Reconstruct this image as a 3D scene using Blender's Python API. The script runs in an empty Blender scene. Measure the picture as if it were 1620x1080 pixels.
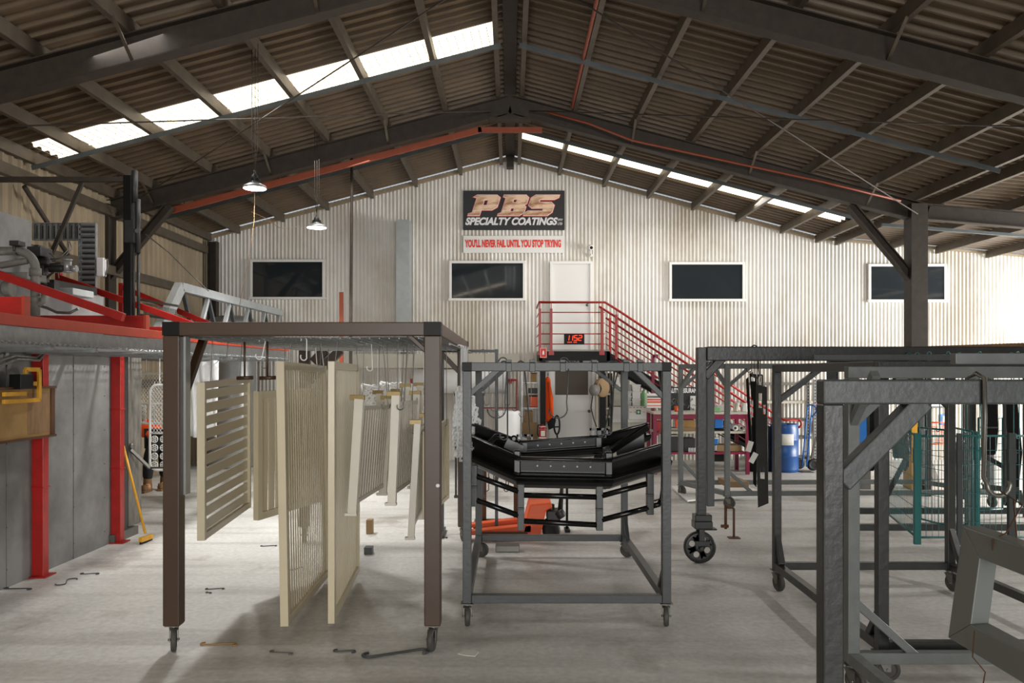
import bpy, math, random
from mathutils import Vector, Matrix
random.seed(7)
PI = math.pi
C = bpy.context.scene.collection
SC = bpy.context.scene

# ---------------------------------------------------------------- camera, world, lights, exposure
F, CX, CY, EYE = 1300.0, 807.0, 588.0, 1.8
cam_d = bpy.data.cameras.new('camera'); cam = bpy.data.objects.new('camera', cam_d); C.objects.link(cam)
cam.location = (0, 0, EYE); cam.rotation_euler = (PI/2, 0, 0)
cam_d.sensor_width = 36; cam_d.lens = F/1620*36
cam_d.shift_x = (810-CX)/1620; cam_d.shift_y = (CY-540)/1620
cam_d.clip_start = .05; cam_d.clip_end = 200
SC.camera = cam
SC.view_settings.view_transform = 'Standard'; SC.view_settings.look = 'None'
SC.view_settings.gamma = 1; SC.view_settings.use_curve_mapping = False
SC.view_settings.exposure = 0.36
SC.cycles.max_bounces = 8; SC.cycles.diffuse_bounces = 4; SC.cycles.glossy_bounces = 4
SC.cycles.use_denoising = True

w = bpy.data.worlds.new('world'); SC.world = w; w.use_nodes = True
w.node_tree.nodes['Background'].inputs[0].default_value = (.86, .93, 1, 1)
w.node_tree.nodes['Background'].inputs[1].default_value = .45

def area(name, loc, target, sx, sy, power, col=(1, .985, .965)):
    d = bpy.data.lights.new(name, 'AREA'); d.shape = 'RECTANGLE'; d.size = sx; d.size_y = sy
    d.energy = power; d.color = col
    o = bpy.data.objects.new(name, d); C.objects.link(o); o.location = loc
    o.rotation_euler = (Vector(target)-Vector(loc)).to_track_quat('-Z', 'Y').to_euler()
    return o
area('daylight_side_door', (14.2, 11.6, 2.1), (6.0, 14.0, 1.9), 6, 3.6, 1500)      # open roller door in the lean-to
area('daylight_front_door', (1.5, -11.2, 2.4), (1.5, 8, 1.6), 9, 4.2, 1250)        # big door behind the camera
area('daylight_skylight', (-3.1, 10.6, 5.0), (-1.5, 10.2, 0), 5.6, .7, 60)      # under the left roof light
area('daylight_skylight.001', (3.2, 15.2, 4.95), (3.2, 14.8, 0), 5.6, .5, 50)   # under the right roof light
def bay_light(name, loc, power, r=.14, col=(1, .98, .95), blend=.6, ang=128):
    d = bpy.data.lights.new(name, 'SPOT'); d.energy = power; d.color = col; d.shadow_soft_size = r
    d.spot_size = math.radians(ang); d.spot_blend = blend
    o = bpy.data.objects.new(name, d); C.objects.link(o); o.location = loc
    return o

# ---------------------------------------------------------------- materials
def lin(h):
    h = h.lstrip('#'); v = [int(h[i:i+2], 16)/255 for i in (0, 2, 4)]
    return [c/12.92 if c <= .04045 else ((c+.055)/1.055)**2.4 for c in v]
def M_(name, hexc, rough=.5, metal=0, noise=0, nscale=6, bump=0, bscale=40, hex2=None, spec=.5, thr=None, stretch=None):
    m = bpy.data.materials.new(name); m.use_nodes = True
    nt = m.node_tree; b = nt.nodes['Principled BSDF']
    c = lin(hexc)
    b.inputs['Base Color'].default_value = (*c, 1); b.inputs['Roughness'].default_value = rough
    b.inputs['Metallic'].default_value = metal; b.inputs['Specular IOR Level'].default_value = spec
    tc = nt.nodes.new('ShaderNodeTexCoord')
    src = tc.outputs['Object']
    if stretch:
        mp = nt.nodes.new('ShaderNodeMapping'); mp.inputs['Scale'].default_value = stretch
        nt.links.new(src, mp.inputs[0]); src = mp.outputs[0]
    if noise or hex2:
        n = nt.nodes.new('ShaderNodeTexNoise'); n.inputs['Scale'].default_value = nscale; n.inputs['Detail'].default_value = 6
        n.inputs['Roughness'].default_value = .65
        nt.links.new(src, n.inputs['Vector'])
        r = nt.nodes.new('ShaderNodeValToRGB')
        lo, hi = thr or (.35, .68)
        r.color_ramp.elements[0].position = lo; r.color_ramp.elements[1].position = hi
        c2 = lin(hex2) if hex2 else [x*(1-noise) for x in c]
        r.color_ramp.elements[0].color = (*c2, 1); r.color_ramp.elements[1].color = (*c, 1)
        nt.links.new(n.outputs[0], r.inputs[0]); nt.links.new(r.outputs[0], b.inputs['Base Color'])
    if bump:
        n2 = nt.nodes.new('ShaderNodeTexNoise'); n2.inputs['Scale'].default_value = bscale; n2.inputs['Detail'].default_value = 3
        nt.links.new(tc.outputs['Object'], n2.inputs['Vector'])
        bp = nt.nodes.new('ShaderNodeBump'); bp.inputs['Strength'].default_value = bump; bp.inputs['Distance'].default_value = .004
        nt.links.new(n2.outputs[0], bp.inputs['Height']); nt.links.new(bp.outputs[0], b.inputs['Normal'])
    return m
def EM(name, hexc, s):
    m = M_(name, hexc); b = m.node_tree.nodes['Principled BSDF']
    b.inputs['Emission Color'].default_value = (*lin(hexc), 1); b.inputs['Emission Strength'].default_value = s
    return m
m = {}
m['wall'] = M_('white_corrugated_steel', '#e0ddd6', .5, hex2='#bdb4a4', nscale=.55, stretch=(1, 1, .5), thr=(.33, .55))
m['clad'] = M_('tan_cladding', '#a8977c', .55, noise=.35, nscale=1.6, stretch=(1, 1, .4))
m['roof'] = M_('galvanised_roof_sheet', '#6b5943', .5, noise=.3, nscale=2.2)
m['sky'] = EM('translucent_roof_light', '#fff3dc', 1.5)
m['purlin'] = M_('dusty_galvanised_purlin', '#62584a', .5, .3, noise=.35, nscale=4)
m['bridge'] = M_('galvanised_bridging', '#6f7678', .4, .5, noise=.2, nscale=5)
m['rafter'] = M_('dark_dusty_steel', '#3a3025', .65, noise=.45, nscale=8, bump=.2)
m['concrete'] = M_('grey_concrete_panel', '#807f7d', .8, noise=.45, nscale=1.7, bump=.15, bscale=12, thr=(.3, .6))
m['red'] = M_('red_paint', '#a8140a', .4, noise=.3, nscale=7)
m['redlit'] = M_('red_paint_lit', '#ad3512', .5, noise=.2)  # brighter lit copy of the red paint, light put into its colour
m['galv'] = M_('galvanised_steel', '#9fa2a2', .38, .6, noise=.25, nscale=14)
m['truss'] = M_('grey_painted_steel', '#a7abab', .5, .1, noise=.15)
m['brown'] = M_('brown_powder_coat', '#3f2b18', .42, noise=.1, nscale=5, bump=.05)
m['black'] = M_('black_plastic', '#050505', .5, spec=.25)
m['gloss'] = M_('black_gloss_coating', '#08090a', .26, noise=.2)
m['rack'] = M_('grey_rack_paint', '#3f4343', .42, noise=.2, nscale=9, bump=.35, bscale=45)
m['rackd'] = M_('dark_lumpy_rack_paint', '#30312f', .36, noise=.3, nscale=9, bump=.4, bscale=30)
m['rackl'] = M_('light_grey_rack_paint', '#686c6a', .42, noise=.2, nscale=9, bump=.35, bscale=30)
m['beige'] = M_('beige_powder_coat', '#c4b99d', .3, noise=.05, nscale=3)
m['cream'] = M_('cream_powder_coat', '#d5d0c2', .3, noise=.05, nscale=3)
m['gold'] = M_('brass_bracket', '#8f7a4a', .35, .3)
m['spr'] = M_('faded_orange_pipe_paint', '#8e3d1d', .55, noise=.2)
m['board'] = M_('weathered_board', '#77726a', .8, hex2='#4d4a44', nscale=4, stretch=(1, 3, .8))
m['rubber'] = M_('dark_rubber', '#1c1c1b', .6, noise=.3, nscale=20)
m['rubberg'] = M_('worn_grey_rubber', '#4a4843', .6, noise=.4, nscale=20)
m['white'] = M_('white_paint', '#e2e1dc', .45)
m['poly'] = M_('white_foam_wrap', '#ecedec', .5, noise=.05, nscale=3)
m['door'] = M_('white_door_paint', '#d9d7d2', .35)
m['cupb'] = M_('putty_grey_steel', '#bdb9aa', .45)
m['glass'] = M_('dark_window_glass', '#262b2e', .04, spec=.8)
m['dglass'] = M_('brown_tinted_glass', '#574e42', .5, spec=.3)
m['yellow'] = M_('yellow_paint', '#d49a14', .45, noise=.25, nscale=10)
m['orange'] = M_('orange_paint', '#e05206', .45, noise=.1)
m['hivis'] = M_('orange_hi_vis_cloth', '#ff5a08', .8, noise=.1, nscale=8)
m['navy'] = M_('navy_cloth', '#17191f', .85, noise=.3, nscale=8)
m['tanb'] = M_('tan_leather', '#7a5a36', .7, noise=.3, nscale=12)
m['skin'] = M_('skin', '#b98363', .55)
m['hair'] = M_('dark_hair', '#2a1d14', .7)
m['blue'] = M_('blue_plastic', '#1d4f8e', .35, noise=.25, nscale=5)
m['bluep'] = M_('blue_paint', '#1568b3', .4)
m['mag'] = M_('magenta_paint', '#84103a', .4, noise=.15)
m['wood'] = M_('raw_timber', '#8d6b45', .7, noise=.35, nscale=5, stretch=(1, 6, 1))
m['ply'] = M_('ochre_plywood', '#a8834a', .65, noise=.35, nscale=3)
m['card'] = M_('brown_cardboard', '#8d7350', .8, noise=.1)
m['paper'] = M_('white_paper', '#d9d8d0', .7)
m['green'] = M_('teal_green_coating', '#236462', .35)
m['gsign'] = M_('first_aid_green', '#0f7a4b', .4)
m['lgreen'] = M_('pale_green', '#7ba873', .5)
m['silver'] = M_('brushed_aluminium', '#9b9d9c', .35, .5, noise=.1)
m['framel'] = M_('satin_grey_powder_coat', '#6f7370', .42, noise=.04)
m['steel'] = M_('dull_steel', '#77756f', .4, .7, noise=.2)
m['rust'] = M_('rusty_wire', '#5c3b22', .65, .3, noise=.3)
m['pipe'] = M_('dusty_grey_pipe', '#75726b', .6, noise=.35, nscale=8)
m['dark'] = M_('dark_machine_grey', '#2b2a28', .5, noise=.4, nscale=10)
m['signk'] = M_('charcoal_sign_panel', '#1e1f21', .5)
m['signred'] = M_('sign_red', '#e02a10', .5)
m['signcop'] = M_('copper_gradient_lettering', '#f3d0b0', .45, hex2='#a06a3a', nscale=2.2, thr=(.42, .56), stretch=(.6, 1, 3))
m['signw'] = M_('sign_silver_white', '#e8e8e8', .5)
m['led'] = EM('red_led_digits', '#ff3a10', 1.6)
m['lamp'] = EM('lamp_diffuser', '#fff6e6', 14)
m['clear'] = M_('pale_plastic_sheet', '#cfd0ca', .3, noise=.1, nscale=4)
for k in ('brown', 'beige'): pass

# floor
def floor_mat():
    mm = bpy.data.materials.new('polished_concrete_floor'); mm.use_nodes = True
    nt = mm.node_tree; b = nt.nodes['Principled BSDF']; L = nt.links.new
    tc = nt.nodes.new('ShaderNodeTexCoord')
    def noise(s, d=6, st=None, r=.6):
        n = nt.nodes.new('ShaderNodeTexNoise'); n.inputs['Scale'].default_value = s; n.inputs['Detail'].default_value = d
        n.inputs['Roughness'].default_value = r
        if st:
            mp = nt.nodes.new('ShaderNodeMapping'); mp.inputs['Scale'].default_value = st
            L(tc.outputs['Object'], mp.inputs[0]); L(mp.outputs[0], n.inputs[0])
        else: L(tc.outputs['Object'], n.inputs[0])
        return n.outputs[0]
    def ramp(src, p0, c0, p1, c1):
        r = nt.nodes.new('ShaderNodeValToRGB'); e = r.color_ramp.elements
        e[0].position = p0; e[1].position = p1; e[0].color = (*c0, 1); e[1].color = (*c1, 1); L(src, r.inputs[0]); return r.outputs[0]
    def mul(a, bb, f=1):
        x = nt.nodes.new('ShaderNodeMix'); x.data_type = 'RGBA'; x.blend_type = 'MULTIPLY'; x.inputs[0].default_value = f
        L(a, x.inputs[6]); L(bb, x.inputs[7]); return x.outputs[2]
    base = ramp(noise(.7), .3, lin('#bdbbb6'), .7, lin('#dcdbd7'))
    fine = ramp(noise(22, 8), .35, (.80, .80, .79), .65, (1, 1, 1))
    streak = ramp(noise(1.1, 5, (.25, 3.2, 1)), .36, (.8, .79, .78), .5, (1, 1, 1))
    stain = ramp(noise(.9, 5, (1.1, .8, 1), .6), .34, (.66, .63, .6), .43, (1, 1, 1))
    v = nt.nodes.new('ShaderNodeTexVoronoi'); v.feature = 'DISTANCE_TO_EDGE'; v.inputs['Scale'].default_value = .22
    wv = nt.nodes.new('ShaderNodeMapping'); L(tc.outputs['Object'], wv.inputs[0])
    L(wv.outputs[0], v.inputs['Vector'])
    crack = ramp(v.outputs['Distance'], .001, (.55, .53, .5), .004, (1, 1, 1))
    col = mul(mul(mul(base, fine), streak), stain)
    L(col, b.inputs['Base Color'])
    rr = ramp(noise(1.5), .3, (.42,)*3, .7, (.62,)*3); L(rr, b.inputs['Roughness'])
    bp = nt.nodes.new('ShaderNodeBump'); bp.inputs['Strength'].default_value = .12; bp.inputs['Distance'].default_value = .01
    L(noise(30, 4), bp.inputs['Height']); L(bp.outputs[0], b.inputs['Normal'])
    return mm
m['floor'] = floor_mat()

# ---------------------------------------------------------------- mesh helpers
def P(px, py, Y):                      # photo pixel at distance Y -> world point
    return Vector(((px-CX)*Y/F, Y, EYE-(py-CY)*Y/F))
def PX(px, Y): return (px-CX)*Y/F
def PZ(py, Y): return EYE-(py-CY)*Y/F

ORG = {}
def V(*a): return Vector(a)
class MB:
    def __init__(s): s.v = []; s.f = []; s.sm = []
    def add(s, vs, fs, smooth=False):
        n = len(s.v); s.v += [Vector(x) for x in vs]; s.f += [tuple(i+n for i in f) for f in fs]; s.sm += [smooth]*len(fs); return s
    def box(s, x0, x1, y0, y1, z0, z1):
        vs = [(x, y, z) for z in (z0, z1) for y in (y0, y1) for x in (x0, x1)]
        return s.add(vs, [(0, 2, 3, 1), (4, 5, 7, 6), (0, 1, 5, 4), (1, 3, 7, 5), (3, 2, 6, 7), (2, 0, 4, 6)])
    def bar(s, p0, p1, w, h, up=None, ext=0):
        p0, p1 = Vector(p0), Vector(p1); d = (p1-p0).normalized()
        p0 = p0-d*ext; p1 = p1+d*ext
        up = Vector(up) if up else (V(0, 0, 1) if abs(d.z) < .95 else V(0, 1, 0))
        x = d.cross(up).normalized(); z = x.cross(d).normalized()
        vs = []
        for p in (p0, p1):
            for a, b in ((-1, -1), (1, -1), (1, 1), (-1, 1)): vs.append(p+x*a*w/2+z*b*h/2)
        return s.add(vs, [(3, 2, 1, 0), (4, 5, 6, 7), (0, 1, 5, 4), (1, 2, 6, 5), (2, 3, 7, 6), (3, 0, 4, 7)])
    def tube(s, pts, r, n=8, smooth=True, cap=True):
        pts = [Vector(p) for p in pts]; rings = []
        t = (pts[1]-pts[0]).normalized(); up = V(0, 0, 1) if abs(t.z) < .9 else V(0, 1, 0)
        x = t.cross(up).normalized()
        vs = []
        for i, p in enumerate(pts):
            if i == 0: t = pts[1]-pts[0]
            elif i == len(pts)-1: t = pts[-1]-pts[-2]
            else: t = (pts[i+1]-pts[i]).normalized()+(pts[i]-pts[i-1]).normalized()
            if t.length < 1e-7: t = pts[i]-pts[i-1]
            t.normalize(); x = (x-t*x.dot(t))
            if x.length < 1e-5: x = t.orthogonal()
            x.normalize(); y = t.cross(x)
            rr = r[i] if isinstance(r, (list, tuple)) else r
            for k in range(n):
                a = 2*PI*k/n; vs.append(p+x*math.cos(a)*rr+y*math.sin(a)*rr)
        fs = []
        for i in range(len(pts)-1):
            for k in range(n):
                a = i*n+k; b = i*n+(k+1) % n; fs.append((a, b, b+n, a+n))
        s.add(vs, fs, smooth)
        if cap:
            b0 = len(s.v)-len(vs); L_ = (len(pts)-1)*n
            s.f += [tuple(b0+k for k in range(n))[::-1], tuple(b0+L_+k for k in range(n))]; s.sm += [False, False]
        return s
    def lathe(s, prof, loc=(0, 0, 0), axis=(0, 0, 1), n=24, smooth=True):
        loc = Vector(loc); az = Vector(axis).normalized(); ax = az.orthogonal().normalized(); ay = az.cross(ax)
        vs = []
        for r, z in prof:
            for k in range(n):
                a = 2*PI*k/n; vs.append(loc+az*z+ax*math.cos(a)*r+ay*math.sin(a)*r)
        fs = []
        for i in range(len(prof)-1):
            for k in range(n):
                a = i*n+k; b = i*n+(k+1) % n; fs.append((a, b, b+n, a+n))
        s.add(vs, fs, smooth); b0 = len(s.v)-len(vs)
        if prof[0] == prof[-1]: return s
        if prof[0][0] > 1e-4: s.f.append(tuple(b0+k for k in range(n))[::-1]); s.sm.append(False)
        if prof[-1][0] > 1e-4: s.f.append(tuple(b0+(len(prof)-1)*n+k for k in range(n))); s.sm.append(False)
        return s
    def cyl(s, p0, p1, r, n=16):
        p0, p1 = Vector(p0), Vector(p1); return s.lathe([(r, 0), (r, (p1-p0).length)], p0, p1-p0, n)
    def prism(s, pts, d):          # planar polygon pushed along d
        d = Vector(d); n = len(pts); vs = [Vector(p) for p in pts]+[Vector(p)+d for p in pts]
        return s.add(vs, [tuple(range(n))[::-1], tuple(range(n, 2*n))]+[(i, (i+1) % n, (i+1) % n+n, i+n) for i in range(n)])
    def sweep(s, path, prof, up=(0, 0, 1)):    # closed profile (side, up) along a path, mitred
        path = [Vector(p) for p in path]; up = Vector(up); n = len(prof); vs = []
        for i, p in enumerate(path):
            a = (path[i]-path[i-1]).normalized() if i else None
            b = (path[i+1]-path[i]).normalized() if i < len(path)-1 else None
            t = (a+b).normalized() if a and b else (a or b)
            x = t.cross(up).normalized(); k = 1/max(.4, t.dot(b or a))
            for u, v_ in prof: vs.append(p+x*u*k+up*v_)
        fs = [tuple(range(n)), tuple(range((len(path)-1)*n, len(path)*n))[::-1]]
        for i in range(len(path)-1):
            for k in range(n): a = i*n+k; b = i*n+(k+1) % n; fs.append((a, a+n, b+n, b))
        return s.add(vs, fs)
    def build(s, name, mat, parent=None, loc=None, bevel=0, **kw):
        o0 = ORG.get(parent.name, V(0, 0, 0)) if parent else (Vector(loc) if loc else V(0, 0, 0))
        if not parent and not loc and s.v and not kw.pop('world', False):
            xs = [p.x for p in s.v]; ys = [p.y for p in s.v]; zs = [p.z for p in s.v]
            o0 = V((min(xs)+max(xs))/2, (min(ys)+max(ys))/2, min(zs))
        kw.pop('world', None)
        me = bpy.data.meshes.new(name); me.from_pydata([tuple(p-o0) for p in s.v], [], s.f)
        me.polygons.foreach_set('use_smooth', s.sm)
        me.materials.append(mat if not isinstance(mat, str) else m[mat])
        me.update()
        o = bpy.data.objects.new(name, me); C.objects.link(o)
        ORG[o.name] = o0
        if parent: o.parent = parent
        else: o.location = o0
        if bevel:
            b = o.modifiers.new('bevel', 'BEVEL'); b.width = bevel; b.segments = 2; b.limit_method = 'ANGLE'
        if kw: tag(o, **kw)
        return o
def tag(o, label=None, cat=None, group=None, kind=None):
    if label: o['label'] = label
    if cat: o['category'] = cat
    if group: o['group'] = group
    if kind: o['kind'] = kind
    return o
def T(name, label, cat, loc, group=None, kind=None):
    o = bpy.data.objects.new(name, None); C.objects.link(o); o.location = loc; o.empty_display_size = .1
    ORG[o.name] = Vector(loc); return tag(o, label, cat, group, kind)
def kids(o): return [x for x in C.objects if x.parent == o]
def copy_tree(o, parent=None, mat=None):
    c = o.copy(); C.objects.link(c); c.parent = parent; ORG[c.name] = ORG.get(o.name, V(0, 0, 0))
    for ch in kids(o): copy_tree(ch, c)
    return c
def put(o, loc, rz=None, **kw):
    o.location = loc
    if rz is not None: o.rotation_euler.z = rz
    return tag(o, **kw)
def text(name, s, size, mat, parent, loc, sx=1, shear=0, offset=0, depth=.002, align='CENTER', space=1, rot=(PI/2, 0, 0)):
    cu = bpy.data.curves.new(name, 'FONT'); cu.body = s; cu.size = size; cu.shear = shear; cu.offset = offset
    cu.extrude = depth; cu.align_x = align; cu.align_y = 'CENTER'; cu.space_character = space
    t = bpy.data.objects.new(name+'_tmp', cu); C.objects.link(t)
    dg = bpy.context.evaluated_depsgraph_get(); me = bpy.data.meshes.new_from_object(t.evaluated_get(dg))
    bpy.data.objects.remove(t)
    mt = Matrix.Rotation(rot[2], 4, 'Z') @ Matrix.Rotation(rot[0], 4, 'X') @ Matrix.Diagonal((sx, 1, 1, 1))
    me.transform(mt); me.materials.clear(); me.materials.append(m[mat]); me.name = name
    o = bpy.data.objects.new(name, me); C.objects.link(o)
    o0 = ORG.get(parent.name, V(0, 0, 0)) if parent else V(0, 0, 0)
    o.parent = parent; o.location = Vector(loc)-o0
    ORG[o.name] = Vector(loc)
    return o
def arc(c, r, a0, a1, n, u, v_):
    c, u, v_ = Vector(c), Vector(u), Vector(v_)
    return [c+u*r*math.cos(a0+(a1-a0)*i/n)+v_*r*math.sin(a0+(a1-a0)*i/n) for i in range(n+1)]
# ================================================================ SETTING
YW, XL, XR = 16.8, -6.15, 6.3
Z0, SL = 6.23, .262
ZE = Z0-SL*XR
SL2 = .085
YP1, YP2 = 8.05, 12.7
YB = -12.0          # front end of the shed, behind the camera
XE = 14.6          # far side of the lean-to
def roof_z(x): 
    return Z0-SL*abs(x) if x < XR else ZE-SL2*(x-XR)

MB().box(-7, 15.2, -13, 17.4, -.2, 0).build('floor', 'floor', kind='structure', world=True)

def corr_wall(name, mat, x0, x1, y, ztop, pitch, amp, z0=0, axis='x', holes=()):
    b = MB(); n = max(2, int((x1-x0)/pitch*6)); vs = []
    for i in range(n+1):
        x = x0+(x1-x0)*i/n; d = math.cos(2*PI*(x-x0)/pitch)
        d = d*amp
        vs += [(x, y+d, z0), (x, y+d, ztop(x))] if axis == 'x' else [(y+d, x, z0), (y+d, x, ztop(x))]
    b.add(vs, [(2*i, 2*i+2, 2*i+3, 2*i+1) for i in range(n)], True)
    return b.build(name, mat, kind='structure', world=True)
corr_wall('wall_back', 'wall', XL, XE+.4, YW, lambda x: roof_z(x)-.01, .0765, .0155)
# side wall: deep trapezoidal cladding
def trap_wall(name, mat, y0, y1, x, ztop, sgn, pitch=.19, d=.035, z0=0):
    b = MB(); vs = []; y = y0; pts = []
    while y < y1:
        for dy, dd in ((0, 0), (.11, 0), (.13, d), (.17, d)): pts.append((y+dy, dd))
        y += pitch
    for yy, dd in pts: vs += [(x+sgn*dd, yy, z0), (x+sgn*dd, yy, ztop)]
    b.add(vs, [(2*i, 2*i+2, 2*i+3, 2*i+1) for i in range(len(pts)-1)])
    return b.build(name, mat, kind='structure', world=True)
trap_wall('wall_left', 'clad', YB, YW, XL-.05, roof_z(XL), 1)
# right side: lean-to wall with an open roller door, and front end wall with a big opening
b = MB(); b.box(XE, XE+.1, YB, 8.4, 0, 4); b.box(XE, XE+.1, 14.8, YW, 0, 4); b.box(XE, XE+.1, 8.4, 14.8, 3.9, 4)
b.build('wall_right', 'clad', kind='structure', world=True)
b = MB(); b.box(XL, -3.6, YB-.1, YB, 0, 4.5); b.box(6.8, XE, YB-.1, YB, 0, 3.8)
b.prism([(XL, YB, 4.5), (6.8, YB, 4.5), (XR, YB, ZE), (0, YB, Z0), (XL, YB, roof_z(XL))], (0, -.1, 0))
b.build('wall_front', 'clad', kind='structure', world=True)

# roof sheets: ribs run down the slope
def roof_sheet(name, mat, x0, x1, y0, y1, zf=roof_z, kind='structure', **kw):
    b = MB(); vs = []; pts = []; k0 = math.ceil(y0/.19-1); y = k0*.19
    prof = ((0, 0), (.07, 0), (.085, .042), (.115, .042), (.13, 0))
    k = k0
    while k*.19 < y1:
        for dy, dd in prof:
            yy = k*.19+dy
            if y0 <= yy <= y1: pts.append((yy, -dd))
        k += 1
    pts = [(y0, pts[0][1])]+pts+[(y1, pts[-1][1])]
    for yy, dd in pts:
        vs += [(x0, yy, zf(x0)+dd+.015), (x1, yy, zf(x1)+dd+.015)]
    b.add(vs, [(2*i, 2*i+1, 2*i+3, 2*i+2) for i in range(len(pts)-1)])
    return b.build(name, mat, world=True, kind=kind, **kw)
b = MB()
parts = []
SKL = (10.3, 10.92, -6.0, -.17); SKR = (15.02, 15.42, .17, 6.15)
zl = lambda x: Z0-SL*abs(x)
for ya_, yb_ in ((YB, -7.2), (-6.5, 1.6), (2.3, SKL[0])): roof_sheet('ceiling', 'roof', XL-.1, 0, ya_, yb_, zl)
for i, (ya_, yb_) in enumerate(((1.6, 2.3), (-7.2, -6.5))):
    roof_sheet('ceiling', 'roof', XL-.1, SKL[2], ya_, yb_, zl); roof_sheet('ceiling', 'roof', SKL[3], 0, ya_, yb_, zl)
    roof_sheet('window_%d' % (7+i), 'sky', SKL[2], SKL[3], ya_, yb_, zl)
roof_sheet('ceiling', 'roof', XL-.1, 0, SKL[1], YW, zl)
roof_sheet('ceiling', 'roof', XL-.1, SKL[2], SKL[0], SKL[1], zl)
roof_sheet('ceiling', 'roof', SKL[3], 0, SKL[0], SKL[1], zl)
roof_sheet('ceiling', 'roof', 0, XR, YB, SKR[0], zl)
roof_sheet('ceiling', 'roof', 0, XR, SKR[1], YW, zl)
roof_sheet('ceiling', 'roof', 0, SKR[2], SKR[0], SKR[1], zl)
roof_sheet('ceiling', 'roof', SKR[3], XR, SKR[0], SKR[1], zl)
zr = lambda x: ZE-SL2*(x-XR)
roof_sheet('ceiling', 'roof', XR-.05, XE+.2, YB, YW, zr)
roof_sheet('window_5', 'sky', SKL[2], SKL[3], SKL[0], SKL[1], zl, label='long pale roof light in the left roof slope')
roof_sheet('window_6', 'sky', SKR[2], SKR[3], SKR[0], SKR[1], zl, label='thin bright roof light in the right roof slope by the end wall')
# wire netting seen through the left roof light
b = MB()
for i in range(60):
    x = -6+i*.1; b.tube([(x, 10.3, roof_z(x)-.03), (x+.04, 10.92, roof_z(x)-.03)], .004, 4)
for y in (10.42, 10.6, 10.78): b.tube([(-6, y, roof_z(-6)-.03), (-.2, y, roof_z(-.2)-.03)], .002, 4)
b.build('safety_netting', 'steel', label='fine safety netting stretched under the left roof light', cat='netting', kind='stuff')

# purlins (lipped C sections running the length of the shed)
PD = .15
def purlin(x, label, sgn, d=PD, zoff=0):
    z = roof_z(x)-.02-zoff; prof = [(0, 0), (.065, 0), (.065, -.02), (.061, -.02), (.061, -.004), (.004, -.004), (.004, -d+.004), (.061, -d+.004), (.061, -d+.02), (.065, -d+.02), (.065, -d), (0, -d)]
    b = MB(); n = len(prof)
    vs = [(x+sgn*u, y, z+v_) for y in (YB, YW-.03) for u, v_ in prof]
    b.add(vs, [(i, (i+1) % n, (i+1) % n+n, i+n) for i in range(n)])
    b.build('purlin', 'purlin', label=label, cat='purlin', kind='structure')
ords = ['first', 'second', 'third', 'fourth', 'fifth', 'sixth', 'seventh', 'eighth']
for side, s in (('left', -1), ('right', 1)):
    for i, x in enumerate((.15, .97, 1.88, 2.78, 3.69, 4.59, 5.5, 6.22)):
        if side == 'left' and i == 7: x = 6.08
        purlin(s*x, '%s roof purlin from the ridge on the %s slope' % (ords[i], side), s)
for i, x in enumerate((6.62, 7.7, 8.67, 9.7, 10.7, 11.7, 12.8, 13.8)):
    purlin(x, '%s purlin of the low lean-to roof past the column' % ords[i], 1)
# ridge flashing beam between the two ridge purlins
MB().box(-.09, .09, YB, YW-.02, Z0-.07, Z0-.03).build('ridge_capping', 'rafter', label='dark ridge capping strip between the two ridge purlins', cat='capping', kind='structure')
b = MB(); b.box(-.07, .07, 16.55, 16.78, 5.93, 6.15)
b.build('ridge_bracket', 'rafter', label='dark bracket under the ridge at the end wall', cat='bracket', kind='structure')

# portal frames
RT, RD, RW = .17, .29, .16      # rafter top below sheet, depth, flange width
def ibeam(b, p0, p1, depth, width, tf=.014, tw=.01):
    p0, p1 = Vector(p0), Vector(p1); d = (p1-p0).normalized(); y = V(0, 1, 0) if abs(d.y) < .9 else V(1, 0, 0)
    u = y.cross(d).normalized()
    if abs(d.z) < .7 and u.z < 0: u = -u
    b.bar(p0+u*(depth/2-tf/2), p1+u*(depth/2-tf/2), width, tf, up=u)
    b.bar(p0-u*(depth/2-tf/2), p1-u*(depth/2-tf/2), width, tf, up=u)
    b.bar(p0, p1, tw, depth-2*tf, up=u)
def portal(Y, label, cols=True):
    t = T('portal_frame', label, 'roof frame', (0, Y, 0), kind='structure')
    zc = lambda x: roof_z(x)-RT-RD/2
    for s in (-1, 1):
        b = MB(); ibeam(b, (0, Y, Z0-RT-RD/2), (s*6.45, Y, Z0-SL*6.45-RT-RD/2), RD, RW); b.build('rafter', 'rafter', t)
        b = MB(); b.bar((s*6.27, Y, 0), (s*6.27, Y, ZE-.2), .25, .25, up=(0, 1, 0))
        b.build('column', 'rafter', t)
        b = MB(); ibeam(b, (s*5.25, Y, Z0-SL*5.25-RT-RD-.02), (s*6.2, Y, 3.25), .13, .13); b.build('knee_brace', 'rafter', t)
        for i, x in enumerate((1.88, 3.69, 5.5)):
            b = MB(); z = roof_z(x)
            b.bar((s*x, Y-.42, z-.16), (s*x, Y-.02, z-RT-RD+.03), .035, .006); b.build('fly_brace', 'purlin', t)
    b = MB(); ibeam(b, (6.27, Y, ZE-.3), (XE, Y, roof_z(XE)-.3), .24, .14); b.build('lean_to_rafter', 'rafter', t)
    b = MB(); b.box(-.32, .32, Y-.1, Y+.1, Z0-RT-RD-.1, Z0-RT-RD-.06); b.bar((-.3, Y, Z0-RT-RD-.05), (.3, Y, Z0-RT-RD-.05), .16, .08)
    b.build('apex_plate', 'rafter', t)
    return t
portal(3.4, 'roof frame over the camera, out of the picture at the top')
portal(YP1, 'nearest dark steel roof frame crossing the top corners')
portal(YP2, 'middle dark steel roof frame with the yellow-based column')
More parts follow.
